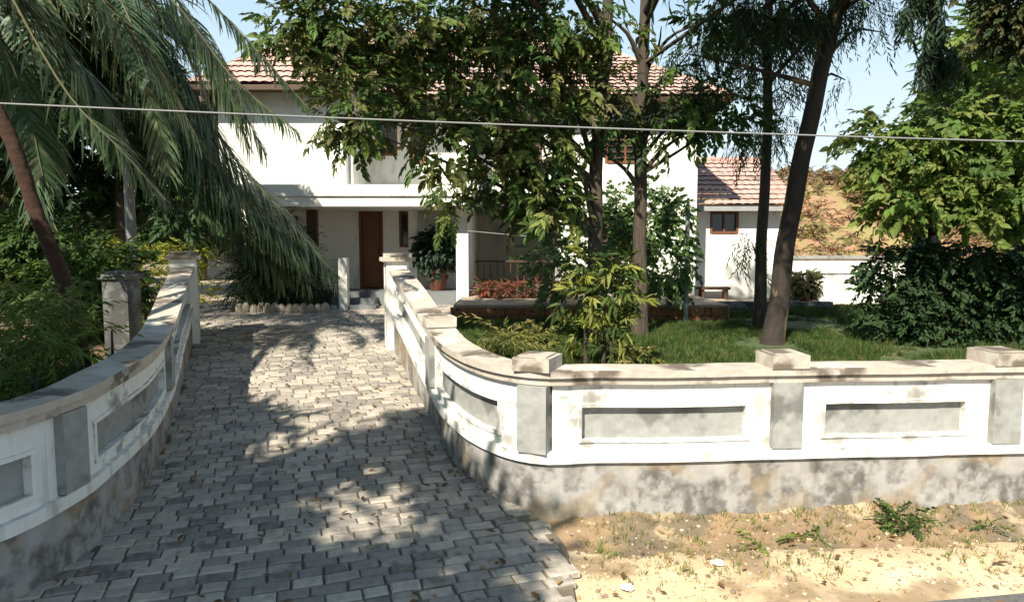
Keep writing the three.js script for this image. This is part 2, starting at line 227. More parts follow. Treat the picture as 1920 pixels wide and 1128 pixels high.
{
  const variants = [[.21, .125], [.17, .125], [.245, .125]].map(([w, d]) => Array.from({ length: 7 }, (_, i) => { const g = flat(chamferBox(w, .05, d, .012)), uv = g.attributes.uv; for (let k = 0; k < uv.count; k++) uv.setXY(k, uv.getX(k) + i * .373, uv.getY(k) + i * .591); return g; }));
  const all = [], ang = .32; // rows lie square to the drive's run
  const cx = -1.5, cz = -3.2, ux = Math.cos(ang), uz = -Math.sin(ang), vx = -Math.sin(ang), vz = -Math.cos(ang);
  for (let r = -14; r < 125; r++) {
    let a = -6 + R() * .2; const v = r * .139;
    while (a < 6) {
      const k = Math.floor(R() * 3), w = [.21, .17, .245][k]; const x = cx + ux * (a + w / 2) + vx * v, z = cz + uz * (a + w / 2) + vz * v; a += w + .014;
      if (z > Z0 - .05 || z < Z1 + .1) continue; if (x < look(XL, z) + .05 || x > look(XR, z) - .06 + .06 * R()) continue;
      const e = .05, ny = (driveH(x, z - e) - driveH(x, z + e)) / (2 * e);
      all.push({ k, x: x + rr(-.006, .006), y: .02 + driveH(x, z) + rr(-.006, .006) - .012 * sst(.52, .62, fbm(x / 20 + 3, z / 20 + 3, 20, 3, 44)), z: z + rr(-.006, .006), m: clamp(Math.floor(5 * clamp(fbm(x / 16 + 5, z / 16 + 5, 16, 4, 88) * 2.2 - .6) * .55 + R() * 2.6), 0, 4), rx: Math.atan(ny) + rr(-.02, .02), ry: ang + rr(-.04, .04), rz: rr(-.02, .02), d: Math.hypot(x, z) });
    }
  }
  const inView = (p) => { const u = p.x / -p.z, py = 460 + (EYE - p.y) / -p.z * F; return Math.abs(u) < .765 && py < 1135; };
  all.sort((a, b) => (inView(b) - inView(a)) || a.d - b.d);
  const rest = [[], [], [], [], []], mt = new THREE.Matrix4(), qq = new THREE.Quaternion();
  all.forEach((p, i) => {
    qq.setFromEuler(new THREE.Euler(p.rx, p.ry, p.rz, 'YXZ'));
    if (i < 300) { const m = mesh('paver', variants[p.k][i % 7], M.paver[p.m], driveway, false); m.position.set(p.x, p.y, p.z); m.quaternion.copy(qq); const o = m.geometry.attributes.uv; }
    else { mt.compose(V(p.x, p.y, p.z), qq, V(1, 1, 1)); const g = variants[p.k][0].clone().applyMatrix4(mt); rest[p.m].push(flat(g)); }
  });
  rest.forEach((l, i) => { const m = mesh('paving', mergeGeometries(l, false), M.paver[i], driveway, false); m.userData.kind = 'stuff'; });
}

// ---------------------------------------------------------------- boundary walls
function pillarGeo(f, w, dep, y0, y1, sgn, off = 0) { const g = B(-w / 2, w / 2, y0, y1, -dep / 2, dep / 2); g.rotateY(Math.atan2(-f.tz, f.tx)); g.translate(f.x + f.rx * off * sgn, 0, f.z + f.rz * off * sgn); return g; }
function buildWall(path, name, label, sgn, piers, s0i, s1i, mats = [M.white, M.greyPanel, M.base, M.coping], caps = true) {
  const [mw, mg, mb, mc] = mats;
  const t = thing(name, label, 'wall'), O = (a) => a * sgn;
  const S0 = path.s(s0i), S1 = path.s(s1i), N = Math.round((S1 - S0) * 9);
  const low = (f) => f.top - .855;
  mesh('base_course', ribbon(path, S0, S1, N, (f) => f.g - .42, low, O(-.1), O(.115)), mb, t, false);
  mesh('ledge', ribbon(path, S0, S1, N, low, (f) => f.top - .755, O(-.1), O(.155)), mw, t, false);
  mesh('coping', [ribbon(path, S0, S1, N, (f) => f.top - .065, (f) => f.top, O(-.16), O(.185)), ribbon(path, S0, S1, N, (f) => f.top - .135, (f) => f.top - .065, O(-.12), O(.15))], mc, t, false);
  const idx = piers.map((p) => p[0]);
  for (let i = 0; i + 1 < idx.length; i++) {
    const a = path.s(idx[i]) + .13, b = path.s(idx[i + 1]) - .13, n = Math.max(3, Math.round((b - a) * 9)), m = .25;
    const yb = (f) => f.top - .755, yt = (f) => f.top - .135, p0 = (f) => f.top - .655, p1 = (f) => f.top - .34;
    mesh('panel', ribbon(path, a, b, n, yb, yt, O(-.075), O(.045)), mg, t, false);
    mesh('panel_frame', [ribbon(path, a, b, n, yb, p0, O(.043), O(.1)), ribbon(path, a, b, n, p1, yt, O(.043), O(.1)), ribbon(path, a, a + m, 2, p0, p1, O(.043), O(.1)), ribbon(path, b - m, b, 2, p0, p1, O(.043), O(.1)),
      ribbon(path, a + m - .035, b - m + .035, n, (f) => p1(f) - .012, (f) => p1(f) + .022, O(.1), O(.118)), ribbon(path, a + m - .035, b - m + .035, n, (f) => p0(f) - .022, (f) => p0(f) + .012, O(.1), O(.118)),
      ribbon(path, a + m - .03, a + m + .004, 1, (f) => p0(f) + .012, (f) => p1(f) - .012, O(.1), O(.118)), ribbon(path, b - m - .004, b - m + .03, 1, (f) => p0(f) + .012, (f) => p1(f) - .012, O(.1), O(.118))], mw, t, false);
  }
  for (const [k, big] of piers) {
    const f = path.at(path.s(k)), w = big ? .42 : .28, top = f.top + (big ? .1 : 0);
    const p = mesh('pillar', [pillarGeo(f, w, big ? .46 : .31, big ? f.g - .1 : low(f) + .105, top - (big ? 0 : .137), sgn, big ? 0 : .015)], big ? mw : mg, t);
    if (big || caps) mesh('pillar_cap', [pillarGeo(f, w + (big ? .12 : .07), big ? .58 : .37, top - (big ? 0 : .002), top + (big ? .07 : .12), sgn, .012), pillarGeo(f, w - .01, big ? .46 : .28, top + (big ? .07 : .12), top + (big ? .14 : .135), sgn, .012)], mc, p);
  }
  return t;
}
const rightWall = buildWall(rightPath, 'boundary_wall', 'white panelled boundary wall curving from the sandy verge up along the right of the driveway', 1, [[0, true], [2], [5], [7], [8], [9], [10]], 0, 11);
const leftWall = buildWall(leftPath, 'boundary_wall', 'shaded panelled boundary wall curving along the left side of the driveway', -1, [[0, true], [2], [5], [8]], 0, 9, undefined, false);

// ---------------------------------------------------------------- house
const G0 = .925, FL = 1.33;
function wallHoles(x0, x1, y0, y1, z, holes, th = .2) {           // front wall facing +z, its outer face at z
  const s = new THREE.Shape([new THREE.Vector2(x0, y0), new THREE.Vector2(x1, y0), new THREE.Vector2(x1, y1), new THREE.Vector2(x0, y1)]);
  for (const [a, b, c, d] of holes) s.holes.push(new THREE.Path([new THREE.Vector2(a, c), new THREE.Vector2(a, d), new THREE.Vector2(b, d), new THREE.Vector2(b, c)]));
  const g = new THREE.ExtrudeGeometry(s, { depth: th, bevelEnabled: false }); g.translate(0, 0, z - th); return g;
}
function windowIn(parent, x0, x1, y0, y1, z, mul = 1, bars = 0) {
  const w = mesh('window', [B(x0, x0 + .07, y0, y1, z - .1, z + .015), B(x1 - .07, x1, y0, y1, z - .1, z + .015), B(x0 + .07, x1 - .07, y1 - .07, y1, z - .1, z + .015), B(x0 + .07, x1 - .07, y0, y0 + .07, z - .1, z + .03),
    ...Array.from({ length: mul }, (_, i) => { const x = lerp(x0, x1, (i + 1) / (mul + 1)); return B(x - .025, x + .025, y0 + .07, y1 - .07, z - .09, z - .01); }),
    ...Array.from({ length: bars }, (_, i) => { const y = lerp(y0, y1, (i + 1) / (bars + 1)); return B(x0 + .07, x1 - .07, y - .01, y + .01, z - .04, z - .02); })], M.wood, parent);
  mesh('pane', B(x0 + .06, x1 - .06, y0 + .06, y1 - .06, z - .085, z - .075), M.glass, w);
}
function tiledPlane(a, b, c, d, parent, name = 'roof_slope') {     // a-b eave, d-c ridge; rows of overlapping pan tiles as real relief
  const L = a.distanceTo(b), Hh = a.distanceTo(d), rows = Math.max(3, Math.round(Hh / .33)), cols = Math.max(6, Math.round(L / .24)) * 4;
  const nrm = new THREE.Vector3().subVectors(b, a).cross(new THREE.Vector3().subVectors(d, a)).normalize(); if (nrm.y < 0) nrm.negate();
  const pos = [], idx = [], uv = []; let base = 0;
  for (let r = 0; r < rows; r++) {
    for (let e = 0; e < 2; e++) {
      const t = (r + e * 1.08) / rows;
      for (let i = 0; i <= cols; i++) {
        const s = i / cols, p = a.clone().lerp(b, s).lerp(d.clone().lerp(c, s), Math.min(t, 1)), h = .028 * Math.abs(Math.sin(i * Math.PI / 4)) + (e ? .002 : .045) + .006 * hash(i >> 2, r, 5);
        p.addScaledVector(nrm, h); pos.push(p.x, p.y, p.z); uv.push(s * L, t * Hh);
      }
    }
    const W = cols + 1; for (let i = 0; i < cols; i++) idx.push(base + i, base + i + 1, base + W + i, base + W + i, base + i + 1, base + W + i + 1);
    base += 2 * W;
  }
  const g = new THREE.BufferGeometry(); g.setAttribute('position', new THREE.Float32BufferAttribute(pos, 3)); g.setAttribute('uv', new THREE.Float32BufferAttribute(uv, 2)); g.setIndex(idx); g.computeVertexNormals();
  return mesh(name, g, M.tile, parent, false);
}
function hip(parent, x0, x1, z0, z1, ye, yr, inset) {              // z0 front, z1 back; returns the front slope
  const zm = (z0 + z1) / 2, A = V(x0, ye, z0), Bv = V(x1, ye, z0), C = V(x1, ye, z1), D = V(x0, ye, z1), r0 = V(x0 + inset, yr, zm), r1 = V(x1 - inset, yr, zm);
  tiledPlane(A, Bv, r1, r0, parent); tiledPlane(C, D, r0, r1, parent); tiledPlane(D, A, r0, r0.clone().add(V(.001, 0, 0)), parent); tiledPlane(Bv, C, r1, r1.clone().add(V(.001, 0, 0)), parent);
  mesh('ridge', [sweep([r0, r0.clone().lerp(r1, .5), r1], [.11, .11], 7, 6), ...[[A, r0], [Bv, r1], [C, r1], [D, r0]].map(([p, q]) => sweep([p, p.clone().lerp(q, .5), q], [.09, .09], 7, 6))], M.tile, parent, false);
  mesh('eaves', [B(x0, x1, ye - .14, ye - .02, z0, z0 - .05), B(x0, x0 + .05, ye - .14, ye - .02, z0 - .05, z1), B(x1 - .05, x1, ye - .14, ye - .02, z0 - .05, z1), B(x0 + .05, x1 - .05, ye - .06, ye - .03, z0 - .05, z1)], M.darkWood, parent);
}
const house = thing('house', 'white two storey house with faded red tiled roof and flat porch slab, behind the trees', 'house');
{
  const bayX0 = -7.35, bayX1 = -4.0, bayZ = -17, mz = -18.2;
  // floors and plinths
  mesh('plinth', [B(bayX0 + .01, 4.99, G0 - .3, FL - .002, -18.21, -26), B(-6.6, -1, G0 - .3, FL - .006, -16.9, -18.2)], M.greyFloor, house);
  mesh('step', B(-4.6, -3.3, G0 - .1, G0 + .13, -16.1, -16.5), M.greyFloor, house); mesh('step', B(-4.5, -3.4, G0 - .1, G0 + .27, -16.5, -16.895), M.greyFloor, house);
  // ground floor front wall with door and windows
  const door = [-4.15, -3.5, FL, 3.42], win = [-3.06, -2.76, 2.45, 3.42];
  mesh('wall', wallHoles(-7.35, -1.15, FL, 3.52, mz, [door, win, [-6.9, -5.8, 2.1, 3.3]]), M.houseWhite, house);
  for (const w of [B(-7.35, -7.15, FL, 3.66, mz - .2, -25.8), B(-1.35, -1.15, FL, 3.52, mz - .2, -23.6)]) mesh('wall', w, M.houseWhite, house);
  mesh('wall', [wallHoles(1.3, 5, FL, 3.9, mz, [[2.2, 3.4, 2.1, 3.3]]), B(1.3, 1.5, FL, 3.9, mz - .2, -23.6), B(4.8, 5, FL, 3.9, mz - .2, -26), B(-1.15, 1.3, FL, 3.9, -23.4, -23.6)], M.houseWhite, house);
  mesh('wall', B(-7.35, 5, FL, 6.3, -25.8, -26), M.houseWhite, house);
  // door
  const d = mesh('door', [B(door[0] + .06, door[1] - .06, FL + .01, door[3] - .06, mz - .13, mz - .09), B(door[0] + .12, door[1] - .12, FL + .2, FL + .85, mz - .09, mz - .07), B(door[0] + .12, door[1] - .12, FL + 1.05, FL + 1.9, mz - .09, mz - .07)], M.wood, house);
  mesh('door_frame', [B(door[0], door[0] + .06, FL, door[3], mz - .15, mz + .02), B(door[1] - .06, door[1], FL, door[3], mz - .15, mz + .02), B(door[0] + .06, door[1] - .06, door[3] - .06, door[3], mz - .15, mz + .02)], M.wood, d);
  mesh('handle', sweep([V(door[1] - .13, FL + .95, mz - .07), V(door[1] - .13, FL + 1, mz - .03), V(door[1] - .13, FL + 1.1, mz - .07)], [.012, .012], 6, 6), M.lampDark, d, false);
  windowIn(house, ...win.slice(0, 4), mz, 0); windowIn(house, -6.9, -5.8, 2.1, 3.3, mz, 1, 6); windowIn(house, 2.2, 3.4, 2.1, 3.3, mz, 2, 6);
  // dark post left of the door, columns of the porch
  mesh('post', B(-5.3, -5.05, FL, 3.52, -17.3, -17.5), M.darkWood, house);
  mesh('column', B(-1.38, -1.08, G0 - .2, 3.5, -16.5, -16.8), M.houseWhite, house);
  mesh('column', B(-2.72, -2.5, FL, 3.5, -17.6, -17.85), M.houseWhite, house);
  mesh('column', B(-4.05, -3.85, G0 - .1, 2.2, -16.02, -16.25).translate(-.12, 0, .0), M.houseWhite, house);
  // porch slab with upstand
  mesh('porch_slab', [B(-6.9, -1.0, 3.42, 3.66, -15.9, -18.2), B(-6.95, -.95, 3.662, 3.93, -15.85, -16.05), B(-1.15, -.95, 3.662, 3.93, -16.05, -18.19), B(-6.95, -6.75, 3.662, 3.93, -16.05, -16.99)], M.houseWhite, house);
  // upper bay, sunlit
  mesh('wall', [wallHoles(bayX0, bayX1, 3.665, 6.3, bayZ, []), B(bayX0, bayX0 + .2, 3.665, 6.3, bayZ - .2, -25.8), B(bayX1 - .2, bayX1, 3.665, 6.3, bayZ - .2, -18.6)], M.houseWhite, house);
  mesh('rain_pipe', sweep([V(-4.12, 6.2, -16.93), V(-4.12, 5, -16.93), V(-4.12, 3.95, -16.93)], [.045, .045], 8, 6), M.pole, house, false);
  // recessed balcony wall and the right part
  const up = [[-3.75, -3.15, 4.95, 5.95], [-2.75, -2.4, 4.75, 5.95]];
  mesh('wall', wallHoles(-4.0, -1.2, 3.665, 6.3, -18.6, up), M.houseWhite, house); for (const u of up) windowIn(house, ...u, -18.6, u[1] - u[0] > .5 ? 1 : 0);
  mesh('balcony_band', B(-3.95, -2.9, 4.05, 4.13, -18.45, -18.595), M.greyPanel, house);
  mesh('column', B(-1.35, -1.1, 3.94, 6.28, -16.9, -17.2), M.houseWhite, house);
  mesh('wall', [wallHoles(-1.15, 5, 3.905, 6.3, mz, [[-.4, .8, 4.7, 5.8], [2.5, 3.6, 4.7, 5.8]]), B(4.8, 5, 3.905, 6.3, mz - .2, -25.8)], M.houseWhite, house);
  windowIn(house, -.4, .8, 4.7, 5.8, mz, 2, 6); windowIn(house, 2.5, 3.6, 4.7, 5.8, mz, 1, 6);
  mesh('verandah_slab', [B(-1.14, 1.29, 3.7, 3.9, -18.21, -23.39)], M.houseWhite, house);
  const rail = mesh('railing', [B(-1, 1.28, 2.05, 2.1, -18.05, -18.1), B(-1, 1.28, 1.5, 1.54, -18.05, -18.1)], M.darkWood, house);
  for (let i = 0; i < 13; i++) mesh('baluster', B(-.95 + i * .18, -.93 + i * .18, 1.54, 2.05, -18.065, -18.085), M.darkWood, rail);
  const roof = new THREE.Group(); roof.name = 'roof'; house.add(roof);
  hip(roof, -8, 5.7, -16.9 - .6, -26.7, 6.32, 9.3, 4.2);
  const bay = new THREE.Group(); bay.name = 'bay_roof'; house.add(bay);
  const e0 = V(-7.95, 6.36, -16.35), e1 = V(-3.4, 6.36, -16.35);
  tiledPlane(e0, e1, V(-5.66, 8.1, -18.3), V(-5.68, 8.1, -18.3), bay); tiledPlane(e1, V(-3.4, 6.36, -20), V(-5.66, 8.1, -20.4), V(-5.66, 8.1, -18.3), bay); tiledPlane(V(-7.95, 6.36, -20), e0, V(-5.68, 8.1, -18.3), V(-5.68, 8.1, -20.4), bay);
  mesh('eaves', [B(-7.95, -3.4, 6.22, 6.34, -16.35, -16.4), B(-3.45, -3.4, 6.22, 6.34, -16.4, -17.5), B(-7.9, -3.45, 6.29, 6.31, -16.4, -17.49)], M.darkWood, bay);
}
const wing = thing('outbuilding', 'low white outbuilding with pink tiled roof and one small brown window, right of the house', 'building');
{
  const x0 = 5.35, x1 = 8.0, z = -20;
  mesh('wall', wallHoles(x0, x1, G0 - .2, 3.7, z, [[5.9, 6.75, 2.85, 3.5]]), M.houseWhite, wing);
  for (const w of [B(x0, x0 + .2, G0 - .2, 3.7, z - .2, -25), B(x1 - .2, x1, G0 - .2, 3.7, z - .2, -25), B(x0 + .2, x1 - .2, G0 - .2, 3.7, -24.8, -25)]) mesh('wall', w, M.houseWhite, wing);
  windowIn(wing, 5.9, 6.75, 2.85, 3.5, z, 1);
  tiledPlane(V(x0 - .15, 3.66, z + .5), V(x1 + .4, 3.66, z + .5), V(x1 + .4, 5.3, -22.5), V(x0 - .15, 5.3, -22.5), wing); tiledPlane(V(x1 + .4, 3.66, -25.5), V(x0 - .15, 3.66, -25.5), V(x0 - .15, 5.3, -22.5), V(x1 + .4, 5.3, -22.5), wing);
  mesh('ridge', sweep([V(x0 - .15, 5.32, -22.5), V(7, 5.32, -22.5), V(x1 + .4, 5.32, -22.5)], [.11, .11], 7, 4), M.tile, wing, false);
  const gable = (x) => { const s = new THREE.Shape([new THREE.Vector2(20, 3.7), new THREE.Vector2(25, 3.7), new THREE.Vector2(22.5, 5.22)]), g = new THREE.ExtrudeGeometry(s, { depth: .2, bevelEnabled: false }); g.rotateY(Math.PI / 2); g.translate(x, 0, 0); return g; };
  mesh('gable', gable(x0), M.houseWhite, wing); mesh('gable', gable(x1 - .2), M.houseWhite, wing);
  mesh('eaves', B(x0 - .15, x1 + .4, 3.5, 3.63, z + .48, z + .44), M.pole, wing);
  mesh('bench', [B(5.5, 6.4, G0 + .28, G0 + .36, -19.5, -19.85), B(5.55, 5.65, G0, G0 + .28, -19.55, -19.8), B(6.25, 6.35, G0, G0 + .28, -19.55, -19.8)], M.darkWood, wing);
}

// ---------------------------------------------------------------- other masonry
const lowWall = thing('garden_wall', 'plain white low wall in the sun at the far side of the lawn', 'wall');
mesh('wall', B(7.35, 9.95, YARD - .2, 1.75, -18.0, -18.18), M.houseWhite, lowWall); mesh('coping', B(7.3, 10, 1.75, 1.81, -17.96, -18.22), M.houseWhite, lowWall);
const backWall = thing('garden_wall', 'grey topped low wall behind the plain white low wall', 'wall');
mesh('wall', B(9, 15, .7, 2.0, -25.2, -25.4), M.houseWhite, backWall); mesh('coping', B(8.95, 15, 2.0, 2.12, -25.12, -25.48), M.greyPanel, backWall);
{ // laterite edged terrace before the verandah
  const e = thing('terrace_edge', 'low wall of brown laterite blocks along the terrace before the dark verandah', 'wall');
  mesh('core', B(-1.2, 4.6, .8, 1.2, -14.12, -14.35), M.soil, e);
  for (let r = 0; r < 2; r++) for (let i = 0; i < 15; i++) { const w = .385; mesh('block', B(-1.2 + i * w - r * .1, -1.2 + i * w + w - .015 - r * .1, .83 + r * .19, .83 + r * .19 + .178, -14.12 + rr(.0, .03), -13.98 + rr(-.02, .02)), M.laterite[(i * 2 + r) % 3], e); }
  struct(mesh('terrace', B(-1.25, 4.65, .7, 1.235, -14.2, -17.19), M.court, null), 'pale sunlit terrace before the dark verandah');
  const k = thing('garden_kerb', 'dark stone kerb between the lawn and the outbuilding yard', 'kerb'); for (let i = 0; i < 8; i++) mesh('stone', B(4.7 + i * .4, 5.08 + i * .4, .8, 1.12 + rr(-.01, .01), -16.3 + rr(-.01, .01), -16.5), M.darkStone, k);
}
{ // planter at the porch
  const e = thing('planter_edge', 'row of pale stones edging the bed left of the porch steps', 'edging');
  for (let i = 0; i < 13; i++) { const w = rr(.15, .19), g = new THREE.DodecahedronGeometry(.13, 1), p = g.attributes.position; g.scale(w / .2, 1.25 + rr(-.2, .2), .8); g.rotateY(R() * 3); const m = mesh('stone', g, M.stone[i % 3], e); m.position.set(-6.4 + i * .17, .98 + rr(-.02, .03), -15.6 + rr(-.04, .04) + i * .008); }
  struct(mesh('planting_bed', B(-6.6, -4.75, .7, 1.08, -15.65, -16.85), M.soil, null), 'dark soil bed left of the porch steps');
}
{ // far white shed on the left
  const o = thing('shed', 'small far white shed with sloping roofline beyond the end of the driveway', 'shed');
  const s = new THREE.Shape([new THREE.Vector2(-16.2, .8), new THREE.Vector2(-13.5, .8), new THREE.Vector2(-13.5, 1.75), new THREE.Vector2(-14.6, 3.1), new THREE.Vector2(-15.1, 3.3), new THREE.Vector2(-16.2, 2.0)]);
  const g = new THREE.ExtrudeGeometry(s, { depth: 3.5, bevelEnabled: false }); g.translate(0, 0, -36); mesh('wall', g, M.houseWhite, o);
  tiledPlane(V(-13.2, 1.5, -32.2), V(-13.2, 1.5, -36.2), V(-15.1, 3.42, -36.2), V(-15.1, 3.42, -32.2), o, 'roof');
}
{ // pier behind the left wall; shade is put into its dark colour
  const o = thing('stone_pier', 'short pier with shade put into its dark colour, between the bushes behind the left wall', 'pier'); mesh('block', B(-5.88, -5.52, .7, 2.02, -9.55, -9.9), M.darkStone, o); mesh('cap', [B(-5.92, -5.48, 2.02, 2.09, -9.51, -9.94), B(-5.85, -5.55, 2.09, 2.13, -9.58, -9.87)], M.darkStone, o);
}
{ // poles and wires
  const q = thing('utility_pole', 'pale grey concrete utility pole with a small bracket, behind the left wall', 'pole'); const b = P(248, 490, 14);
  mesh('shaft', new THREE.CylinderGeometry(.085, .13, 3.9, 12).translate(b.x, .5 + 1.95, b.z), M.pole, q); mesh('bracket', B(b.x - .05, b.x + .32, 4.15, 4.21, b.z + .06, b.z + .12), M.pipe, q);
  mesh('insulator', new THREE.LatheGeometry([[0, 0], [.03, 0], [.045, .04], [.03, .07], [.04, .1], [0, .12]].map(([x, y]) => new THREE.Vector2(x, y)), 10).translate(b.x + .28, 4.21, b.z + .09), M.lampDark, q);
  const pp = P(1288, 480, 13.8), pipe = thing('pipe_pole', 'thin grey green pipe pole standing beside the big rounded shrub', 'pole'); mesh('pipe', new THREE.CylinderGeometry(.045, .05, 2.4, 10).translate(pp.x, .9 + 1.2, pp.z), M.pipe, pipe); mesh('cap', new THREE.SphereGeometry(.055, 10, 6).translate(pp.x, 3.3, pp.z), M.pipe, pipe);
  const cat = (a, c, sag, r, n = 24) => { const pts = []; for (let i = 0; i <= n; i++) { const t = i / n; pts.push(a.clone().lerp(c, t).add(V(0, -sag * 4 * t * (1 - t), 0))); } return sweep(pts, [r, r], 6, 60); };
  tag(mesh('overhead_wire', cat(V(-11, 3.98, -5.5), V(13, 3.75, -9), .12, .009), M.wire, null, false), 'long overhead wire crossing the whole view in front of the trees', 'wire');
  tag(mesh('overhead_wire', cat(V(-1.1, 2.86, -16.45), V(pp.x, 2.5, pp.z), .04, .009), M.wire, null, false), 'thin line strung from the porch column to the pipe pole', 'wire');
}

// ---------------------------------------------------------------- foliage
function leafGeo(L, W, fold = .25, droop = .2) {                    // base at origin, runs along +x; curved blade of 8 faces
  const h = W / 2, d = (t) => -droop * L * .6 * t * t, a = [0, 0, 0], m1 = [L * .3, d(.3), 0], m2 = [L * .66, d(.66), 0], t = [L, d(1) - .02 * L, 0];
  const l1 = [L * .28, d(.28) + fold * h, h * .95], r1 = [L * .28, d(.28) + fold * h, -h * .95], l2 = [L * .64, d(.64) + fold * h * .8, h * .8], r2 = [L * .64, d(.64) + fold * h * .8, -h * .8];
  return [a, l1, m1, a, m1, r1, l1, l2, m2, l1, m2, m1, m1, m2, r1, m2, r2, r1, l2, t, m2, m2, t, r2].flat();
}
function spray(n, len, L, W, { spread = 1, droop = .2, curve = .3, seedv = 1 } = {}) {
  const keep = seed; seed = seedv * 7919; const pos = [], q = new THREE.Quaternion(), e = new THREE.Euler(), v = V(0, 0, 0);
  for (let i = 0; i < n; i++) {
    const t = i / (n - 1 || 1), s = i % 2 ? 1 : -1, lg = leafGeo(L * rr(.75, 1.15), W * rr(.8, 1.15), .35, droop), ox = len * t, oy = -curve * len * t * t;
    e.set(rr(-.9, .9), s * spread * lerp(1.15, .25, t) + rr(-.35, .35), rr(-.7, .35) - curve * t, 'YZX'); q.setFromEuler(e);
    for (let k = 0; k < lg.length; k += 3) { v.set(lg[k], lg[k + 1], lg[k + 2]).applyQuaternion(q); pos.push(v.x + ox, v.y + oy, v.z); }
  }
  seed = keep; const g = new THREE.BufferGeometry(); g.setAttribute('position', new THREE.Float32BufferAttribute(pos, 3)); g.computeVertexNormals(); return g;
}
const SP = {
  big: spray(9, .30, .19, .085, { seedv: 23, droop: .5 }), small: spray(18, .34, .085, .04, { seedv: 29, droop: .4 }), broad: spray(15, .36, .125, .056, { seedv: 3, droop: .45 }), round: spray(12, .30, .13, .085, { seedv: 5, droop: .4 }), fine: spray(16, .5, .13, .022, { seedv: 7, curve: .7, spread: .6 }),
  hang: spray(14, .55, .22, .045, { seedv: 9, curve: .9, droop: .7, spread: .5 }), shrub: spray(9, .2, .1, .055, { seedv: 11 }), croton: spray(9, .16, .2, .05, { seedv: 13, droop: .5 }), fern: spray(22, .42, .1, .022, { seedv: 15, curve: .8, spread: 1.2 }), tiny: spray(10, .16, .05, .028, { seedv: 17 }),
};
// sunlit places: polygons of the plane y = 0 seen along the sun; crowns, seen ones too, leave out leaves so sun falls there
const lit = [];
const shade0 = (p) => [p.x - SUN.x / SUN.y * p.y, p.z - SUN.z / SUN.y * p.y];
function onDrive(px, py) { let d = 6; for (let i = 0; i < 60; i++) { const p = P(px, py, d), h = p.y - driveH(p.x, p.z) - .06; d += h * 1.5; d = clamp(d, 3, 30); } return P(px, py, d); }
const inPoly = (q, x, z) => { let c = false; for (let i = 0, j = q.length - 1; i < q.length; j = i++) { const [a, b] = q[i], [e, f] = q[j]; if ((b > z) !== (f > z) && x < (e - a) * (z - b) / (f - b) + a) c = !c; } return c; };
const litAdd = (pts, y, only) => lit.push({ q: pts.map(shade0), y, only });
for (const poly of [[[450, 695], [550, 630], [600, 590], [620, 555], [740, 555], [745, 640], [765, 745], [700, 770], [650, 825], [545, 775]], [[630, 890], [710, 880], [790, 960], [750, 1020], [690, 1010], [590, 1020]], [[420, 1110], [480, 1085], [500, 1110]], [[455, 820], [520, 820], [520, 895], [455, 895]], [[800, 1040], [860, 1040], [880, 1110], [780, 1110]]]) litAdd(poly.map(([a, b]) => onDrive(a, b)), .1);
{ const pts = []; for (let i = 0; i <= 12; i++) { const f = rightPath.at(rightPath.s(0) + i / 12 * (rightPath.s(2) - rightPath.s(0))); pts.push(V(f.x - .1, f.g + .35, f.z)); } for (let i = 12; i >= 0; i--) { const f = rightPath.at(rightPath.s(0) + i / 12 * (rightPath.s(2) - rightPath.s(0))); pts.push(V(f.x + .1, f.top + .2, f.z)); } litAdd(pts, .8); }
{ const pts = []; for (let i = 0; i <= 12; i++) { const f = rightPath.at(rightPath.s(3) + i / 12 * (rEnd - rightPath.s(3))); pts.push(V(f.x - .1, lerp(.62, .1, clamp(i / 2)), f.z + .1)); } for (let i = 12; i >= 0; i--) { const f = rightPath.at(rightPath.s(3) + i / 12 * (rEnd - rightPath.s(3))); pts.push(V(f.x, 1.6, f.z - .3)); } litAdd(pts, .4); }
litAdd([V(.55, 0, -5.4), V(.2, .1, -5.9), V(14, .1, -7.1), V(14, 0, 2), V(.9, 0, 2)], .1);
litAdd([V(7.3, .95, -18), V(10, .95, -18), V(10, 1.85, -18), V(7.3, 1.85, -18)], 1);
litAdd([V(5.2, 3.6, -19.5), V(8.9, 3.6, -19.5), V(8.9, 5.3, -22.5), V(5.2, 5.3, -22.5)], 4);
litAdd([V(-1.2, 1.24, -14), V(1.2, 1.24, -14), V(1.2, 1.24, -16), V(-1.2, 1.24, -16)], 1.3);
litAdd(Array.from({ length: 12 }, (_, i) => V(2.95 + 1.05 * Math.cos(i * .5236), 3.3, -14.0 + 1.2 * Math.sin(i * .5236))), 3.6, 'bush');
litAdd([V(5, 2.6, -10), V(9.5, 2.6, -9.6), V(9.5, 4.8, -10), V(5, 4.8, -10.3)], 3.2);
litAdd([V(-7.2, 3.4, -15.9), V(-1, 3.4, -15.9), V(-1, 4, -16), V(-4, 6.3, -17), V(-8.3, 6.3, -17)], 3);
const shades1 = (p, only) => { const [x, z] = shade0(p); for (const l of lit) if ((!only || l.only === only) && p.y > l.y + .3 && inPoly(l.q, x, z)) return true; return false; };

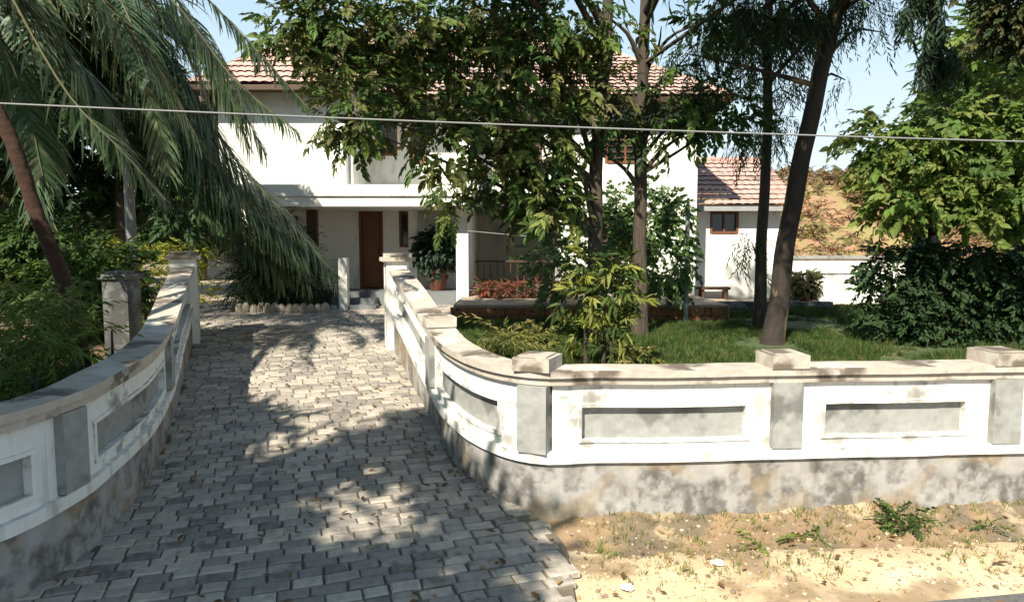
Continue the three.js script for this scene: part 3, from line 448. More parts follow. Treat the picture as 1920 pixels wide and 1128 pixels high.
const shadesLit = (p, e = .42, only) => [[0, 0], [e, 0], [-e, 0], [0, e], [0, -e]].some(([a, b]) => shades1(V(p.x + a, p.y, p.z + b), only));
const _m = new THREE.Matrix4(), _q = new THREE.Quaternion(), _e = new THREE.Euler();
function foliage(name, parent, geo, clusters, { density = 60, scale = 1, cols, prune = false, hang = 0, mat = leafMat, shell = .55, test } = {}) {
  const list = [];
  for (const [c, rx, ry = rx * .8, rz = rx, k = 1] of clusters) {
    const n = Math.round(density * k * rx * (ry + rz) / 2 / (scale * scale) * 4);
    for (let i = 0; i < n; i++) {
      const a = R() * Math.PI * 2, h = rr(-1, 1), r = Math.pow(lerp(shell * shell * shell, 1, R()), 1 / 3), s = Math.sqrt(1 - h * h), d = V(Math.cos(a) * s, h, Math.sin(a) * s);
      const lump = .72 + .5 * fbm(a / 6.283 + c.x * .13, h * .5 + .5 + c.y * .17, 7, 3, 19), p = V(c.x + d.x * rx * r * lump, c.y + d.y * ry * r * lump, c.z + d.z * rz * r * lump);
      if (prune && (prune === true ? shadesLit(p) : shadesLit(p, .25, prune))) continue; if (test && !test(p)) continue;
      list.push({ p, d });
    }
  }
  const im = new THREE.InstancedMesh(geo, mat, list.length); im.name = name; im.castShadow = im.receiveShadow = true; im.userData.kind = 'stuff';
  const col = new THREE.Color();
  list.forEach(({ p, d }, i) => {
    const yaw = Math.atan2(-d.z, d.x) + rr(-.9, .9), pitch = hang ? -rr(.6, 1.4) * hang : clamp(d.y, -.6, .9) * .9 + rr(-.6, .4);
    _e.set(rr(-.8, .8), yaw, pitch, 'YZX'); _q.setFromEuler(_e); const s = scale * rr(.55, 1.35); _m.compose(p, _q, V(s, s, s)); im.setMatrixAt(i, _m);
    const a = cols[Math.floor(R() * cols.length)], b = cols[Math.floor(R() * cols.length)], t = R(), v = rr(.8, 1.2); col.setRGB(lerp(a[0], b[0], t) * v, lerp(a[1], b[1], t) * v, lerp(a[2], b[2], t) * v); im.setColorAt(i, col);
  });
  parent.add(im); return im;
}
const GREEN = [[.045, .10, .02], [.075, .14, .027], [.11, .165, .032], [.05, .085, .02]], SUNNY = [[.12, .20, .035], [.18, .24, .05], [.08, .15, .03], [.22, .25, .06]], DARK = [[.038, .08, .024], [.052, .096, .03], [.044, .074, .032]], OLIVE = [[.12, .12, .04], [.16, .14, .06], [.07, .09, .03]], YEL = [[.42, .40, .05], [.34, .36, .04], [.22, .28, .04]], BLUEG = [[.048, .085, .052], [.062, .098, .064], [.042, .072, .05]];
const C = (px, py, d, rx, ry, rz, k) => [P(px, py, d), rx, ry ?? rx * .75, rz ?? rx, k ?? 1];
function limbs(t, mat, from, clusters, r = .035) { clusters.forEach(([c], i) => { const a = from(c), mid = a.clone().lerp(c, .55).add(V(rr(-.2, .2), rr(.05, .35), rr(-.2, .2))); mesh('branch', sweep([a, a.clone().lerp(mid, .5).add(V(0, rr(0, .1), 0)), mid, c], [r * rr(.8, 1.3), .008], 6, 8), mat, t, false); }); }
function along(pts, y) { let i = 0; while (i < pts.length - 2 && pts[i + 1].y < y) i++; const t = clamp((y - pts[i].y) / (pts[i + 1].y - pts[i].y)); return pts[i].clone().lerp(pts[i + 1], t); }

const over = (x0, x1, zf = -10.5) => { const z = rr(zf, -6.9), r = rr(.7, 1.05); return [V(rr(x0, x1), 2.5 + .37 * -z + r * .75 + .35 + rr(0, 1.1), z), r, r * .6]; };   // limbs that spread above the view
// the two trees before the house
{
  const t = thing('garden_tree', 'tall brown trunked tree whose broad green crown hides the middle of the house', 'tree');
  const b = P(1112, 640, 11); b.y = .85; const pts = [b, V(b.x + .02, 2, -11), P(1118, 330, 11), P(1128, 150, 11), P(1140, 0, 11), P(1140, -200, 11)];
  mesh('trunk', sweep(pts, (s) => lerp(.13, .075, s) + .05 * Math.exp(-s * 22), 12, 30, .07), M.bark, t, false);
  const cl = [C(555, 50, 10.2, .62), C(630, 25, 10.2, .7), C(720, 60, 10.3, .8), C(640, 120, 10, .45), C(655, 205, 9.6, .52, .5), C(735, 150, 10, .5), C(700, 250, 9.7, .36), C(800, 60, 10.5, .75), C(800, 190, 10, .45), C(835, 265, 9.6, .33, .5), C(838, 345, 9.4, .22, .3), C(842, 388, 9.3, .22), C(880, 130, 10.3, .6), C(905, 20, 10.4, .8), C(930, 230, 10, .55), C(955, 330, 10, .55), C(920, 290, 10, .4), C(1010, 385, 9.8, .45, .3), C(1000, 130, 10.2, .7), C(1010, 250, 10.1, .5), C(1085, 170, 10.3, .45), C(1150, 60, 10.5, .5), C(1050, 40, 10.2, .8), C(1060, 385, 10, .3), C(1020, 310, 10.2, .36)];
  const upc = []; for (let i = 0; i < 4; i++) upc.push(over(-2.2, 2.2));
  limbs(t, M.bark, (c) => along(pts, clamp(c.y - 1.2 - Math.abs(c.x - 1.4) * .3, 2.7, 8)), [...cl, ...upc], .05);
  for (const [gm, dn] of [[SP.broad, 30], [SP.big, 14], [SP.small, 26]]) foliage('crown', t, gm, cl, { density: dn, cols: [...GREEN, ...SUNNY.slice(2), ...OLIVE.slice(0, 2)], shell: .2, prune: 'bush' });
  foliage('crown', t, SP.broad, upc, { density: 60, scale: 1.3, cols: GREEN, shell: .2, prune: true });
}
{
  const t = thing('garden_tree', 'dark straight trunked tree just right of the broad crowned tree', 'tree');
  const b = P(1200, 640, 11.4); b.y = .85; const pts = [b, P(1200, 450, 11.4), P(1203, 250, 11.4), P(1207, 80, 11.4), P(1212, -60, 11.4), P(1212, -260, 11.4)];
  mesh('trunk', sweep(pts, (s) => lerp(.125, .075, s) + .05 * Math.exp(-s * 22), 12, 30, .06), M.bark, t, false);
  const cl = [C(1240, 50, 11, .75), C(1190, 165, 10.9, .42), C(1150, 240, 10.9, .3, .24), C(1225, 255, 10.9, .26, .2), C(1110, 260, 10.9, .3), C(1165, 130, 11.2, .42), C(1160, 210, 11.3, .3), C(1240, 215, 11.3, .3), C(1250, 150, 11, .5), C(1275, 190, 11, .34), C(1345, 205, 11.2, .6, .42), C(1320, 165, 11.2, .4), C(1310, 235, 11.2, .36, .14), C(1330, 40, 11.2, .6), C(1300, 90, 11.2, .35), C(1120, 20, 11, .7), C(1400, 235, 11.3, .35, .2)];
  const upc = []; for (let i = 0; i < 7; i++) upc.push(over(.5, 4.5));
  limbs(t, M.bark, (c) => along(pts, clamp(c.y - .8, 3.2, 8)), [...cl, ...upc], .045);
  for (const [gm, dn] of [[SP.broad, 28], [SP.small, 30]]) foliage('crown', t, gm, cl, { density: dn, cols: [...DARK, ...GREEN, ...GREEN], shell: .2, prune: 'bush' }); foliage('crown', t, SP.broad, upc, { prune: true, density: 55, scale: 1.3, cols: GREEN, shell: .2 });
}
{
  const t = thing('garden_tree', 'thin dark upright tree on the lawn, left of the leaning trunk', 'tree');
  const b = P(1424, 612, 13); b.y = .85; const pts = [b, P(1428, 450, 13), P(1438, 280, 13), P(1440, 120, 13), P(1442, -20, 13), P(1445, -180, 13)];
  mesh('trunk', sweep(pts, (s) => lerp(.115, .06, s) + .04 * Math.exp(-s * 20), 10, 26, .06), M.bark, t, false);
  const cl = [C(1410, 455, 12.8, .2, .3), C(1445, 60, 12.6, .75), C(1390, 40, 12.6, .6), C(1470, 160, 12.8, .36), C(1470, 230, 12.8, .26), C(1400, 120, 12.8, .3, .4), C(1500, 30, 12.7, .5), C(1420, 250, 13, .4, .25)];
  const upc = []; for (let i = 0; i < 9; i++) upc.push(over(2.5, 7, -13));
  limbs(t, M.bark, (c) => along(pts, clamp(c.y - .6, 1.8, 8)), [...cl, ...upc]);
  foliage('crown', t, SP.fine, cl, { density: 100, cols: DARK, shell: .1, hang: .6 }); foliage('crown', t, SP.broad, upc, { prune: true, density: 55, scale: 1.3, cols: DARK, shell: .1 });
}
{
  const t = thing('leaning_tree', 'thick trunk leaning right over the lawn with pale tan patches along its dark bark', 'tree');
  const b = P(1448, 655, 10.6); b.y = .85; const pts = [b, P(1460, 560, 10.6), P(1478, 430, 10.6), P(1510, 270, 10.6), P(1545, 110, 10.6), P(1575, -20, 10.6), P(1610, -220, 10.6)];
  mesh('trunk', sweep(pts, (s) => lerp(.155, .105, s) + .05 * Math.exp(-s * 20), 14, 34, .07), M.barkPale, t, false);
  const cl = [C(1540, 10, 10.5, .45), C(1610, 0, 10.6, .3, .2), C(1490, 40, 10.5, .42), C(1585, 150, 10.7, .12, .08), C(1545, 60, 10.5, .25), C(1640, 10, 10.7, .24, .2), C(1440, 10, 10.4, .45), C(1370, 20, 10.4, .36), C(1650, 60, 10.7, .08, .14), C(1285, 100, 10.6, .3, .2)];
  const upc = []; for (let i = 0; i < 20; i++) upc.push(over(1.5, 8));
  limbs(t, M.barkPale, (c) => along(pts, clamp(c.y - .5, 4.2, 8.2)), [...cl, ...upc], .05);
  foliage('crown', t, SP.fine, cl, { density: 80, scale: .8, cols: [...DARK, ...BLUEG], shell: .1, hang: .7 }); foliage('crown', t, SP.fine, upc, { prune: true, density: 80, scale: 1.4, cols: DARK, shell: .1, hang: .5 });
}
{ // columnar tree with hanging leaves
  const t = thing('mast_tree', 'narrow dark tree with hanging leaves against the sky at the upper right', 'tree');
  const b = P(1752, 560, 15); b.y = .7; const pts = [b, P(1752, 300, 15), P(1750, 100, 15), P(1742, -120, 15), P(1740, -330, 15)];
  mesh('trunk', sweep(pts, [.16, .05], 10, 20, .05), M.bark, t, false);
  const cl = [C(1740, -150, 15, .45, .9), C(1738, -30, 15, .3, .6), C(1758, 50, 14.9, .22, .4), C(1768, 105, 14.9, .26, .4), C(1738, 90, 15, .1, .5), C(1765, 190, 14.9, .32, .3), C(1738, 170, 15, .14, .4), C(1700, 20, 15, .2, .1)];
  foliage('crown', t, SP.hang, cl, { density: 120, cols: [...DARK, ...BLUEG], shell: .1, hang: 1 });
}
{ // broad light green tree and the dark hedge below it
  const t = thing('broad_leaved_tree', 'large sunlit light green tree filling the right edge above the dark hedge', 'tree');
  const b = V(6.9, .8, -11.3), pts = [b, V(6.85, 1.8, -11.2), V(6.7, 3, -11), V(6.9, 4.4, -10.9)];
  mesh('trunk', sweep(pts, [.16, .06], 10, 14, .06), M.bark, t, false);
  const cl = [C(1650, 250, 10.4, .45), C(1640, 320, 10.4, .3), C(1700, 290, 10.2, .5), C(1690, 380, 10.1, .42), C(1770, 240, 10.2, .55), C(1780, 330, 9.9, .55), C(1740, 370, 9.9, .4), C(1860, 260, 10, .6), C(1880, 350, 9.8, .6), C(1850, 385, 9.7, .42), C(1930, 300, 9.8, .6), C(1940, 380, 9.6, .45), C(1830, 190, 10.4, .45), C(1900, 200, 10.4, .45), C(1670, 400, 10.3, .25)];
  limbs(t, M.bark, (c) => along(pts, clamp(c.y - .5, 1.9, 4.2)), cl);
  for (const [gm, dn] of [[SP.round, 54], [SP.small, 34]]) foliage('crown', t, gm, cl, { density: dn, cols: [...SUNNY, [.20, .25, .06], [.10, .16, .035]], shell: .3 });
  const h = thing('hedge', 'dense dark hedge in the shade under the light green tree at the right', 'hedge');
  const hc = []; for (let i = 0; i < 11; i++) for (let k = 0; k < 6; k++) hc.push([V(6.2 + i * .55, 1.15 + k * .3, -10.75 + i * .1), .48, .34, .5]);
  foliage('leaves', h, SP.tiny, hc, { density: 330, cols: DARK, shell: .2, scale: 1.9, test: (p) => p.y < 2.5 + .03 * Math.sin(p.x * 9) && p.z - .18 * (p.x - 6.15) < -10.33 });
  for (let i = 0; i < 9; i++) { const x = 6.45 + i * .62, z = -10.6 + i * .12; mesh('stem', sweep([V(x, .85, z), V(x + .04, 1.2, z), V(x + rr(-.1, .1), 1.7, z)], [.025, .012], 6, 5), M.bark, h, false); }
}
{
  const t = thing('roadside_tree', 'dark overhanging foliage in the upper right corner', 'tree');
  const pts = [V(12.2, .8, -13), V(12, 3, -13), V(11.2, 5.5, -13), V(10.6, 8, -13)]; mesh('trunk', sweep(pts, [.2, .09], 10, 14, .06), M.bark, t, false);
  const cl = [C(1915, 10, 13, .55), C(1890, 50, 13, .36), C(1940, 100, 13, .5), C(1880, 0, 13, .36), C(1960, 30, 13, .8), C(1900, -80, 13, .9)]; limbs(t, M.bark, (c) => along(pts, c.y - .3), cl, .05);
  foliage('crown', t, SP.broad, cl, { density: 85, cols: [...DARK, ...OLIVE], shell: .2 });
}
// conical shrub, croton, small bushes
function bush(name, label, cat, geo, clusters, opt, stemsAt, group) {
  const t = thing(name, label, cat, [0, 0, 0], group); foliage('leaves', t, geo, clusters, opt);
  for (const [x, y, z, h] of stemsAt) mesh('stem', sweep([V(x, y, z), V(x + rr(-.05, .05), y + h * .5, z + rr(-.05, .05)), V(x + rr(-.15, .15) * Math.min(1, h), y + h, z + rr(-.1, .1) * Math.min(1, h))], [Math.min(.03, h * .05), Math.min(.012, h * .02)], 6, 6), M.bark, t, false);
  return t;
}
bush('rounded_shrub', 'big rounded shrub with sunlit pale green top before the house, beside the pipe pole', 'shrub', SP.shrub, [C(1215, 470, 14.2, 1.0, 1.0), C(1190, 400, 14.3, .75, .7), C(1235, 410, 14.2, .65, .6), C(1120, 470, 14.1, .85, .9), C(1255, 500, 14, .5, .75), C(1040, 500, 14.3, .7, .7)], { density: 90, cols: [[.12, .20, .06], [.15, .24, .08], [.19, .28, .11], [.08, .14, .04]], shell: .5, scale: 1.3 }, [[2.6, 1.2, -14.6, 1.2], [2.0, 1.2, -14.6, 1.2], [1.1, 1.2, -14.7, 1]]);
bush('croton_shrub', 'upright shrub with yellow green spotted leaves just behind the front wall', 'shrub', SP.croton, [C(1105, 500, 8.4, .28, .2), C(1135, 545, 8.3, .34, .28), C(1095, 560, 8.4, .26, .24), C(1150, 600, 8.3, .26, .22), C(1170, 500, 8.4, .2, .2), C(1100, 620, 8.4, .25, .2), C(1140, 650, 8.2, .2, .16), C(1190, 560, 8.4, .18, .2)], { density: 52, scale: .72, cols: [[.30, .32, .05], [.08, .12, .025], [.05, .09, .018], [.06, .10, .02], [.40, .40, .10], [.05, .08, .018]], shell: .1 }, [[.95, .85, -8.4, 1.1], [1.15, .85, -8.35, 1.2], [1.3, .85, -8.4, .9]]);
bush('porch_shrub', 'dense dark shrub standing in the stone edged bed left of the door', 'shrub', SP.fine, [[V(-5.75, 1.9, -16.3), .75, .85, .45], [V(-5.3, 1.55, -16.25), .55, .6, .4], [V(-6.2, 1.6, -16.3), .5, .7, .4], [V(-5.8, 2.6, -16.35), .5, .5, .4]], { density: 330, cols: DARK, shell: .3 }, [[-5.7, 1, -16.3, 1.2], [-6.1, 1, -16.3, 1]]);
[[P(198, 470, 17), 'left of the utility pole', .75], [P(275, 478, 17.3), 'right beside the utility pole', .4], [P(352, 472, 17.6), 'nearest the far white shed', .6]].forEach(([p, where, r], i) => bush('yellow_bush', 'clipped yellow green bush, the one ' + where, 'bush', SP.tiny, [[V(p.x, p.y - .15, p.z), r, .42, .5], [V(p.x, 1.3, p.z), r, .6, .5]], { density: 260, cols: YEL, shell: .6, scale: 1.4 }, [[p.x, .8, p.z, 1]], 'clipped yellow bushes beyond the left wall'));
[[P(25, 455, 12.5), 'at the left edge'], [P(105, 470, 13), 'just right of the leaning palm'], [P(165, 505, 11.5), 'just left of the dark pier']].forEach(([p, w]) => bush('leafy_shrub', 'dense green shrub beyond the left wall, the one ' + w, 'shrub', SP.broad, [[p, .8, .55, .6], [V(p.x + .1, p.y - .6, p.z), .85, .6, .6]], { density: 95, cols: GREEN, shell: .2 }, [[p.x, .8, p.z, p.y - .8]], 'green shrubs beyond the left wall'));
// red leaved plants on the terrace
['nearest the porch column', 'second from the porch column', 'third from the porch column', 'fourth from the porch column', 'fifth from the porch column', 'third from the rounded shrub', 'second from the rounded shrub', 'nearest the rounded shrub'].forEach((w, i) => { const x = -.75 + i * .28 + rr(-.06, .06), z = -16.2 + rr(-.3, .3); bush('red_plant', 'small red leaved plant in the terrace row, the one ' + w, 'plant', SP.tiny, [[V(x, 1.42, z), .17, .2, .17]], { density: 900, cols: [[.30, .07, .05], [.22, .10, .05], [.10, .13, .04], [.34, .12, .09]], shell: .1 }, [[x, 1.2, z, .25]], 'red leaved plants on the terrace'); });
{ // pots
  const pot = (label, x, y, z, s, cols) => { const o = thing('potted_plant', label, 'pot', [x, y, z]); mesh('pot', new THREE.LatheGeometry([[0, 0], [.1, 0], [.15, .24], [.17, .24], [.17, .29], [.14, .29], [.13, .25], [0, .24]].map(([a, b]) => new THREE.Vector2(a * s, b * s)), 18), M.terracotta, o); foliage('leaves', o, SP.shrub, [[V(0, .55 * s, 0), .26 * s, .3 * s, .26 * s]], { density: 500, cols, shell: .1 }); };
  pot('dark leaved potted plant under the porch beside the pale column', -1.95, FL, -17.5, 1.9, BLUEG); pot('small dark red pot with a plant before the plain white low wall', 7.75, YARD, -17.6, 1, OLIVE);
}
// small plants behind the front wall and on the left bed
for (const [px, d, r, k, w] of [[955, 9.6, .3, 0, 'yellow grassy clump behind the curve of the front wall'], [1010, 10.2, .26, 1, 'yellow green leafy clump left of the croton shrub'], [1200, 8.2, .16, 1, 'little bright leafed plant right of the croton shrub']]) { const p = P(px, 600, d); bush('low_plant', w, 'plant', k ? SP.shrub : SP.fine, [[V(p.x, YARD + .14, p.z), r, .16, r]], { density: 300, cols: [[.2, .2, .05], [.12, .15, .03], [.3, .27, .09]], shell: .05, scale: .8 }, [[p.x, .85, p.z, .2]]); }
{
  const spots = [[P(60, 615, 6.3), .45, 'leafy fern bush at the left edge above the left wall'], [P(150, 590, 6.8), .42, 'tall fern bush beside the leaning palm foot'], [P(215, 605, 7.4), .34, 'fern bush nearest the dark pier'], [P(60, 680, 5.6), .4, 'pale green low fern spilling over the left wall coping'], [P(150, 665, 6.2), .42, 'low fern bush in the middle of the left wall'], [P(235, 645, 7.2), .3, 'small dark fern where the left wall bends']];
  spots.forEach(([p, r, l], i) => bush('fern_bush', l, 'bush', SP.fern, [[p, r, r * .8, r * .8], [V(p.x - .1, p.y - .45, p.z - .1), r, r * .7, r * .7]], { density: 150, cols: SUNNY, shell: .1, prune: false, test: (q) => { const f = xOn(leftPath, q.z, -3.5); return q.x < f - .55; } }, [[p.x - .1, .8, p.z - .1, Math.max(.3, p.y - .9)]], 'fern bushes behind the left wall'));
}
// coconut palm
function frond(parent, pts, { L = .75, n = 110, prune = false } = {}) {
  const c = new THREE.CatmullRomCurve3(pts), gs = [], pos = [], col = [];
  const rib = sweep(pts, (t) => lerp(.032, .006, t), 6, 20); clean(rib);
  const base = [[.07, .12, .05], [.10, .155, .07], [.055, .095, .042], [.15, .175, .09], [.12, .18, .105]];
  for (let i = 0; i < n; i++) for (const s of [-1, 1]) {
    const t = clamp(.1 + .9 * (i + rr(-.3, .3)) / n), p = c.getPoint(t), tg = c.getTangent(t), sd = V(0, 1, 0).cross(tg).normalize().multiplyScalar(s), len = L * (.35 + .9 * Math.sin(Math.PI * clamp(t * .82 + .14))) * rr(.85, 1.1);
    if (prune && shadesLit(p, .2) || prune && shadesLit(V(p.x, p.y - .4, p.z), .2)) continue;
    const d0 = sd.clone().multiplyScalar(rr(.5, .9)).addScaledVector(tg, rr(.5, .8)).add(V(0, rr(-.15, .25), 0)).normalize(), w = .019 * (L > .9 ? 1.5 : 1) * rr(.8, 1.2), k = base[Math.floor(R() * base.length)], v = rr(.8, 1.25);
    let q = p.clone(); const ring = [], bend = rr(-.25, .25), dr = rr(.45, .85); const wd = tg.clone().cross(d0).cross(d0).normalize();
    for (let j = 0; j <= 4; j++) { const u = j / 4, ww = w * (j === 4 ? .1 : 1 - u * .45); ring.push([q.clone().addScaledVector(wd, ww), q.clone().addScaledVector(wd, -ww)]); q = q.clone().add(d0.clone().lerp(V(bend, -1, bend * .6), .1 + dr * u).normalize().multiplyScalar(len / 4)); }
    for (let j = 0; j < 4; j++) { const [a, b] = ring[j], [e, f] = ring[j + 1]; for (const x of [a, b, e, e, b, f]) { pos.push(x.x, x.y, x.z); col.push(k[0] * v, k[1] * v, k[2] * v); } }
  }
  const g = new THREE.BufferGeometry(); g.setAttribute('position', new THREE.Float32BufferAttribute(pos, 3)); g.setAttribute('uv', new THREE.Float32BufferAttribute(new Float32Array(pos.length / 3 * 2), 2)); g.computeVertexNormals(); g.setAttribute('color', new THREE.Float32BufferAttribute(col, 3));
  const rc = new Float32Array(rib.attributes.position.count * 3); const rb = rib.index ? rib.toNonIndexed() : rib; const rcc = new Float32Array(rb.attributes.position.count * 3); for (let i = 0; i < rcc.length; i += 3) { rcc[i] = .14; rcc[i + 1] = .13; rcc[i + 2] = .06; } rb.setAttribute('color', new THREE.BufferAttribute(rcc, 3));
  return mesh('frond', mergeGeometries([g, rb], false), frondMat, parent, false);
}
{
  const t = thing('coconut_palm', 'coconut palm with a leaning red brown trunk and long drooping fronds at the left', 'palm');
  const K = V(-7.0, 7.5, -7.7), pts = [V(-4.75, .7, -7.4), P(120, 530, 7.5), P(68, 400, 7.5), P(20, 260, 7.5), V(-6.5, 5.6, -7.6), K];
  mesh('trunk', sweep(pts, (s) => .075 + .04 * Math.exp(-s * 12) + .004 * Math.sin(s * 160), 12, 80), M.palmBark, t, false);
  frond(t, [K, V(-5.6, 7.2, -7.9), P(390, 0, 8), P(490, 105, 8), P(580, 205, 8)], { L: .42 });
  frond(t, [K, V(-5.7, 6.9, -8.0), P(330, 10, 8.3), P(440, 150, 8.3), P(560, 250, 8.3)], { L: .6 });
  frond(t, [K, V(-6.3, 6.3, -8), P(130, 180, 8), P(230, 285, 8), P(310, 375, 8.1)], { L: .6, n: 60 });
  frond(t, [K, V(-6.5, 6.8, -8.3), P(60, 0, 8.6), P(140, 110, 8.8), P(180, 250, 8.9)], { L: .8 }); frond(t, [K, V(-6.2, 7.0, -8.4), P(260, -20, 8.9), P(350, 90, 9.1), P(400, 210, 9.2)], { L: .8 }); frond(t, [K, V(-6.7, 6.4, -8.2), P(20, 120, 8.6), P(60, 260, 8.7), P(70, 400, 8.7)], { L: .8 });
  frond(t, [K, V(-6.2, 6.6, -8.2), P(220, 30, 8.6), P(300, 130, 8.8), P(370, 260, 9)], { L: .8 }); frond(t, [K, V(-6.4, 6.4, -7.6), P(90, 60, 8.4), P(170, 150, 8.5), P(240, 280, 8.6)], { L: .8 });
  frond(t, [K, V(-6.8, 6.1, -7.8), P(-10, 60, 8.2), P(50, 200, 8.2), P(80, 330, 8.1)], { L: .8 }); frond(t, [K, V(-6.8, 7.3, -9), V(-6.4, 6.2, -10.4), V(-6, 4.9, -11.3), V(-5.9, 3.7, -11.6)], { L: .8 });
  frond(t, [K, V(-6, 7.4, -8.8), V(-5, 6.3, -9.8), V(-4.4, 5.0, -10.4), V(-4.1, 4.0, -10.6)], { L: .8 }); frond(t, [K, V(-7.9, 7.6, -7), V(-9, 6.8, -6.2), V(-9.8, 5.6, -5.6)], { L: .8 }); frond(t, [K, V(-8, 7.7, -8.5), V(-9.3, 6.8, -9.3), V(-10.2, 5.5, -9.8)], { L: .8 });
}
{ // a second, darker palm further back whose fronds fill the upper left
  const t = thing('coconut_palm', 'darker palm further back at the upper left, behind the leaning palm', 'palm');
  const K = V(-8.2, 6.7, -12.4); mesh('trunk', sweep([V(-11, .7, -12.8), V(-10.6, 3, -12.7), V(-9.7, 5.2, -12.5), K], (s) => .14 + .05 * Math.exp(-s * 12), 12, 50), M.palmBark, t, false);
  frond(t, [K, V(-7.3, 6.5, -12.6), P(330, 130, 12.8), P(430, 285, 12.9), P(545, 415, 13), P(625, 512, 13)], { L: 1.25, n: 170 });
  frond(t, [K, V(-7.5, 6.4, -12.8), P(290, 130, 13.1), P(390, 290, 13.2), P(500, 420, 13.3), P(580, 525, 13.3)], { L: 1.3, n: 170 });
  frond(t, [K, V(-7.6, 6.3, -12.7), P(250, 150, 12.8), P(350, 300, 12.8), P(450, 420, 12.8), P(530, 520, 12.8)], { L: 1.3, n: 150 });
  frond(t, [K, V(-7.7, 6.3, -12.9), P(210, 140, 13.2), P(300, 260, 13.4), P(390, 350, 13.5), P(470, 430, 13.5)], { L: 1.2, n: 130 });
  frond(t, [K, V(-7.4, 6.5, -12.5), P(310, 170, 12.5), P(400, 310, 12.5), P(500, 410, 12.5), P(570, 480, 12.5)], { L: 1.2, n: 150 }); frond(t, [K, V(-7.6, 6.4, -13.1), P(260, 100, 13.6), P(370, 230, 13.8), P(470, 350, 13.9), P(540, 450, 13.9)], { L: 1.2, n: 150 });
  frond(t, [K, V(-7.3, 6.6, -12.9), P(340, 60, 13.3), P(430, 170, 13.5), P(500, 290, 13.6)], { L: 1.1, n: 110 });
  frond(t, [K, V(-7.9, 6.2, -12.3), P(160, 120, 12.3), P(230, 250, 12.2), P(300, 360, 12.2)], { L: 1.1, n: 110 });
  for (let i = 0; i < 18; i++) { const a = i / 18 * 6.283 + rr(-.15, .15), r = rr(2.2, 3), up = rr(.1, .6); frond(t, [K, K.clone().add(V(Math.cos(a) * r * .35, up, Math.sin(a) * r * .35)), K.clone().add(V(Math.cos(a) * r * .8, up * .4 - .3, Math.sin(a) * r * .8)), K.clone().add(V(Math.cos(a) * r * 1.1, -1.6 - up * .3, Math.sin(a) * r * 1.1))], { L: .85, n: 70 }); }
}
// shade tree left of the frame, over the mouth of the drive
{
  const t = thing('shade_tree', 'spreading tree behind the left street wall, shading the mouth of the driveway', 'tree');
  const pts = [V(-6.4, .7, -4.6), V(-6.3, 2.4, -4.2), V(-5.7, 4, -2.8), V(-5.2, 6, -1.4)]; mesh('trunk', sweep(pts, [.26, .12], 12, 16, .06), M.bark, t, false);
  const cl = []; for (let i = 0; i < 80; i++) { const q = V(rr(-5.4, .1), 0, rr(-9.4, -2.6)), h = rr(3.6, 6.8), k = h / SUN.y; cl.push([V(q.x + SUN.x * k, h, q.z + SUN.z * k), rr(.65, 1.0), rr(.4, .6)]); }
  limbs(t, M.bark, (c) => along(pts, clamp(c.y - .8, 2.4, 5.8)), cl.filter(([c]) => c.x < .86 * c.z - 2 || c.z > 1.2), .06);
  foliage('crown', t, SP.round, cl, { density: 100, scale: 1.15, cols: GREEN, shell: .05, prune: true, test: (p) => p.x < .86 * p.z - .4 || p.z > -.3 || p.y > 2.5 + .55 * -p.z + .9 });
}
// trees behind
function backTree(x, z, h, r, cols, label, sparse = 1) {
  const t = thing('background_tree', label, 'tree', [0, 0, 0], 'trees behind the house'); const top = V(x + rr(-.4, .4), h, z), pts = [V(x, .6, z), V(x + rr(-.3, .3), h * .4, z), top];
  mesh('trunk', sweep(pts, [.22, .07], 8, 10, .06), M.bark, t, false); const cl = [];
  for (let i = 0; i < 13; i++) { const a = R() * 6.283, k = Math.sqrt(R()) * r * .75; cl.push([V(x + Math.cos(a) * k, h * rr(.42, 1), z + Math.sin(a) * k), r * rr(.3, .48), r * rr(.25, .4)]); }
  limbs(t, M.bark, (c) => along(pts, clamp(c.y - 1, h * .3, h)), cl, .06); foliage('crown', t, SP.broad, cl, { density: 75 * sparse, scale: 2.1, cols, shell: .2 });
}
for (const [x, z, h, r, c, l] of [[-11.5, -19.5, 7.6, 2.6, DARK, 'dense dark tree left of the house, behind the palms'], [-15, -18, 7.4, 3, GREEN, 'green tree behind the yellow bushes at the left'], [-19, -24, 7, 3, OLIVE, 'olive tree behind the utility pole at the far left'], [-14, -30, 7.5, 3, GREEN, 'green tree behind the far white shed'], [-25, -30, 8, 3.4, DARK, 'dark tree at the far left edge'], [-10.5, -34, 8.5, 3, BLUEG, 'hazy tree left of the house roof'], [-17.5, -42, 9, 4, OLIVE, 'farthest tree behind the shed'], [16, -21, 9, 3, SUNNY, 'pale sunlit tree at the far right behind the light green tree'], [20, -25, 10, 3.4, [...SUNNY, ...BLUEG], 'second pale tree at the far right edge'], [14, -17, 6.4, 2, GREEN, 'green tree behind the dark hedge at the right edge']]) backTree(x, z, h, r, c, l);
